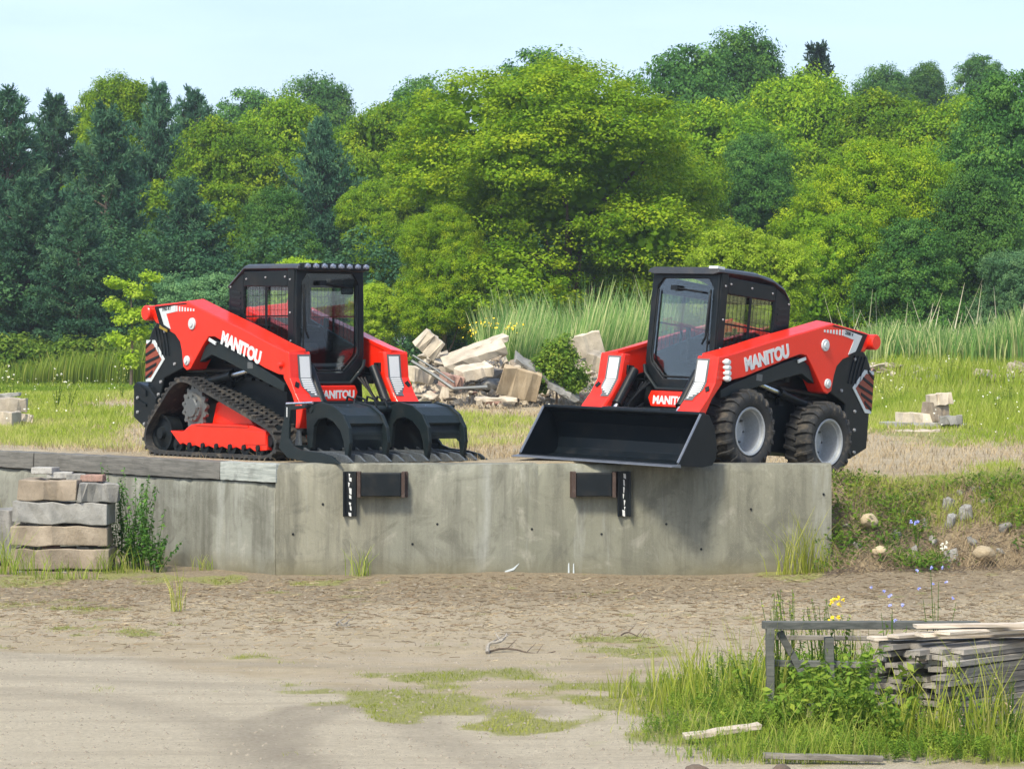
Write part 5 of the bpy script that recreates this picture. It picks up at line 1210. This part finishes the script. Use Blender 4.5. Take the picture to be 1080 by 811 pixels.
# plants at the wall
for i,(px,py,h) in enumerate(((128,604,1.0),(140,606,1.1),(150,605,.9),(160,606,.75),(118,600,1.15),(135,606,.6),(166,607,.4),(146,608,.5))):
    Y=28.55+(170-px)*.012-.25; plant(px,py,h*.92,130+i,'tall dark green weed growing against the wall right of the block stack','weed_plant','weed',8,34,.05,.17,'oak',Y=Y,group='weeds between block stack and wall')
def clump(px,py,h,n,w_,seed,label,mat='moss',Y=None,group=None,lean=.5):
    Y=Y or HC*FP/(py-372); x=(px-540)/FP*Y; z=float(zground(x,Y)); r=np.random.default_rng(seed); Pp=np.stack([r.normal(0,w_,n),r.normal(0,w_*.5,n),np.zeros(n)],1)
    V,F,t=blades(Pp,h,.008,.55+.2*r.normal(size=n),lean,seed); o=link('grass_clump',npmesh('grass_clump',V,F,M[mat],{'tint':t})); o.location=(x,Y,z); tag(o,label,'grass clump',group); return o
for i,(px,h,n,w_) in enumerate(((838,.42,34,.07),(850,.52,44,.07),(826,.28,22,.05),(864,.36,34,.07))):
    clump(px,604,h,n,w_,900+i,'pale yellow green grass clump at the foot of the right wall end',Y=27.7,group='grass clumps at the right wall end')
for i,(px,py,h,n) in enumerate(((968,786,.34,26),(1000,788,.42,30),(1035,790,.50,34),(1062,786,.46,34),(948,786,.40,26))): clump(px,py,h,n,.06,960+i,'pale wispy grass in front of the stacked boards',group='wispy grass before the boards',lean=.4)
clump(380,612,.24,34,.05,910,'small grass clump at the wall foot below the left channel','lush',Y=27.85)
clump(215,612,.12,24,.06,911,'tiny grass clump at the wall foot right of the tall weeds','lush',Y=28.7)
clump(186,645,.34,22,.03,912,'lone yellow stalks on the mulch below the left part of the wall','moss')
clump(30,612,.22,60,.12,913,'grass clump in front of the block stack','lush',Y=27.9); clump(70,618,.16,70,.16,914,'low grass clump in front of the right half of the block stack','lush',Y=27.6); clump(6,600,.4,50,.08,915,'tall grass clump at the left edge beside the block stack','lush',Y=28.0); clump(120,610,.22,70,.14,916,'grass clump at the foot of the tall weeds by the stack','lush',Y=28.2)
clump(12,520,.5,50,.1,917,'tall grass behind the block stack at the left edge','moss',Y=30.2)
plant(967,570,.35,170,'small blue flowered weed on the stony bank','flowering_weed','wildflower',5,10,.03,.06,'weed','bflower',4,Y=28.1,fs=.025)
plant(990,598,.25,171,'small white flowered weed at the foot of the stony bank','flowering_weed','wildflower',5,10,.03,.06,'weed','wflower',4,Y=27.6,fs=.025)
for i,(px,py,h) in enumerate(((700,742,.30),(722,738,.34),(742,748,.40),(775,740,.42),(800,742,.50),(690,752,.22),(815,748,.5),(905,742,.42),(660,735,.16),(735,728,.3))):
    clump(px,py,h,26,.07,930+i,'thin wispy grass stalks standing out of the weeds left of the frame',group='wispy stalks in the weeds',lean=.35)
for i,(px,Y,h) in enumerate(((60,52,.75),(72,52.5,.6),(12,50,.8),(2,50.5,.7),(128,60,.7),(1000,60,.7),(950,55,.5),(1065,52,.8),(1050,46,.5),(930,58,.6))):
    plant(px,0,h,180+i,['tall pale seeded weed on the left meadow, third from the left','tall pale seeded weed on the left meadow, fourth from the left','pale seeded weed near the left edge, second from the left','pale seeded weed at the very left edge of the meadow','pale seeded weed on the meadow near the tracked loader tail','pale weed on the right meadow just behind the small pile','pale weed on the right meadow left of the small pile','tallest pale weed on the meadow near the right edge','low pale weed in front of the tallest one near the right edge','pale weed on the right meadow nearest the skid steer tail'][i],'seeded_weed','weed',9,14,.045,.16,'grass','wflower',3,Y=Y,fs=.025)
# ------------------------------------------------------------------ haze
if HAZE>0:
    me=bpy.data.meshes.new('haze'); me.from_pydata([(-230,-12,-3),(230,-12,-3),(230,262,-3),(-230,262,-3),(-230,-12,34),(230,-12,34),(230,262,34),(-230,262,34)],[],[(0,3,2,1),(4,5,6,7),(0,1,5,4),(1,2,6,5),(2,3,7,6),(3,0,4,7)])
    hm=bpy.data.materials.new('haze_air'); hm.use_nodes=True; n_=hm.node_tree; n_.nodes.clear(); o_=n_.nodes.new('ShaderNodeOutputMaterial'); pv=n_.nodes.new('ShaderNodeVolumePrincipled'); pv.inputs['Color'].default_value=(.80,.88,.95,1); pv.inputs['Density'].default_value=HAZE; pv.inputs['Anisotropy'].default_value=.3
    n_.links.new(pv.outputs[0],o_.inputs['Volume']); me.materials.append(hm); o=link('haze',me); tag(o,'thin summer haze over the field and trees','haze',kind='stuff')
# ------------------------------------------------------------------ camera, light, render settings
cam=bpy.data.cameras.new('camera'); co=bpy.data.objects.new('camera',cam); COL.objects.link(co)
co.location=(0,0,2.27); co.rotation_euler=(R(90),0,0)
cam.sensor_width=36; cam.lens=2940/1080*36; cam.shift_y=-(405.5-372)/1080; cam.clip_end=6000; cam.clip_start=.5
scene.camera=co
w=bpy.data.worlds.new('World'); scene.world=w; w.use_nodes=True; nt=w.node_tree
bg=nt.nodes['Background']; sky=nt.nodes.new('ShaderNodeTexSky'); sky.sky_type='NISHITA'; sky.sun_disc=False
SUN_EL,SUN_AZ=50,208   # azimuth clockwise from +Y
sky.sun_elevation=R(SUN_EL); sky.sun_rotation=R(SUN_AZ); sky.air_density=1.0; sky.dust_density=3.0; sky.ozone_density=1.0; sky.altitude=200
tc=nt.nodes.new('ShaderNodeTexCoord'); mp=nt.nodes.new('ShaderNodeMapping'); mp.inputs['Scale'].default_value=(2.2,2.2,9); nt.links.new(tc.outputs['Generated'],mp.inputs['Vector'])
cn=noise(nt,mp.outputs[0],2.6,7,.58,.5); nt.links.new(mixc(nt,ramp(nt,cn,[(.34,.10),(.70,.55)]),sky.outputs[0],(3.9,5.0,7.2)),bg.inputs[0]); bg.inputs[1].default_value=.12
su=bpy.data.lights.new('sun','SUN'); su.energy=2.7; su.angle=R(11); su.color=(1,.92,.76)
so=bpy.data.objects.new('sun',su); COL.objects.link(so)
d=Vector((math.sin(R(SUN_AZ))*math.cos(R(SUN_EL)),math.cos(R(SUN_AZ))*math.cos(R(SUN_EL)),math.sin(R(SUN_EL))))
so.rotation_euler=d.to_track_quat('Z','Y').to_euler(); so.location=(0,0,30)
scene.view_settings.view_transform='Standard'; scene.view_settings.look='None'; scene.view_settings.exposure=.98; scene.view_settings.gamma=1
scene.render.engine='CYCLES'
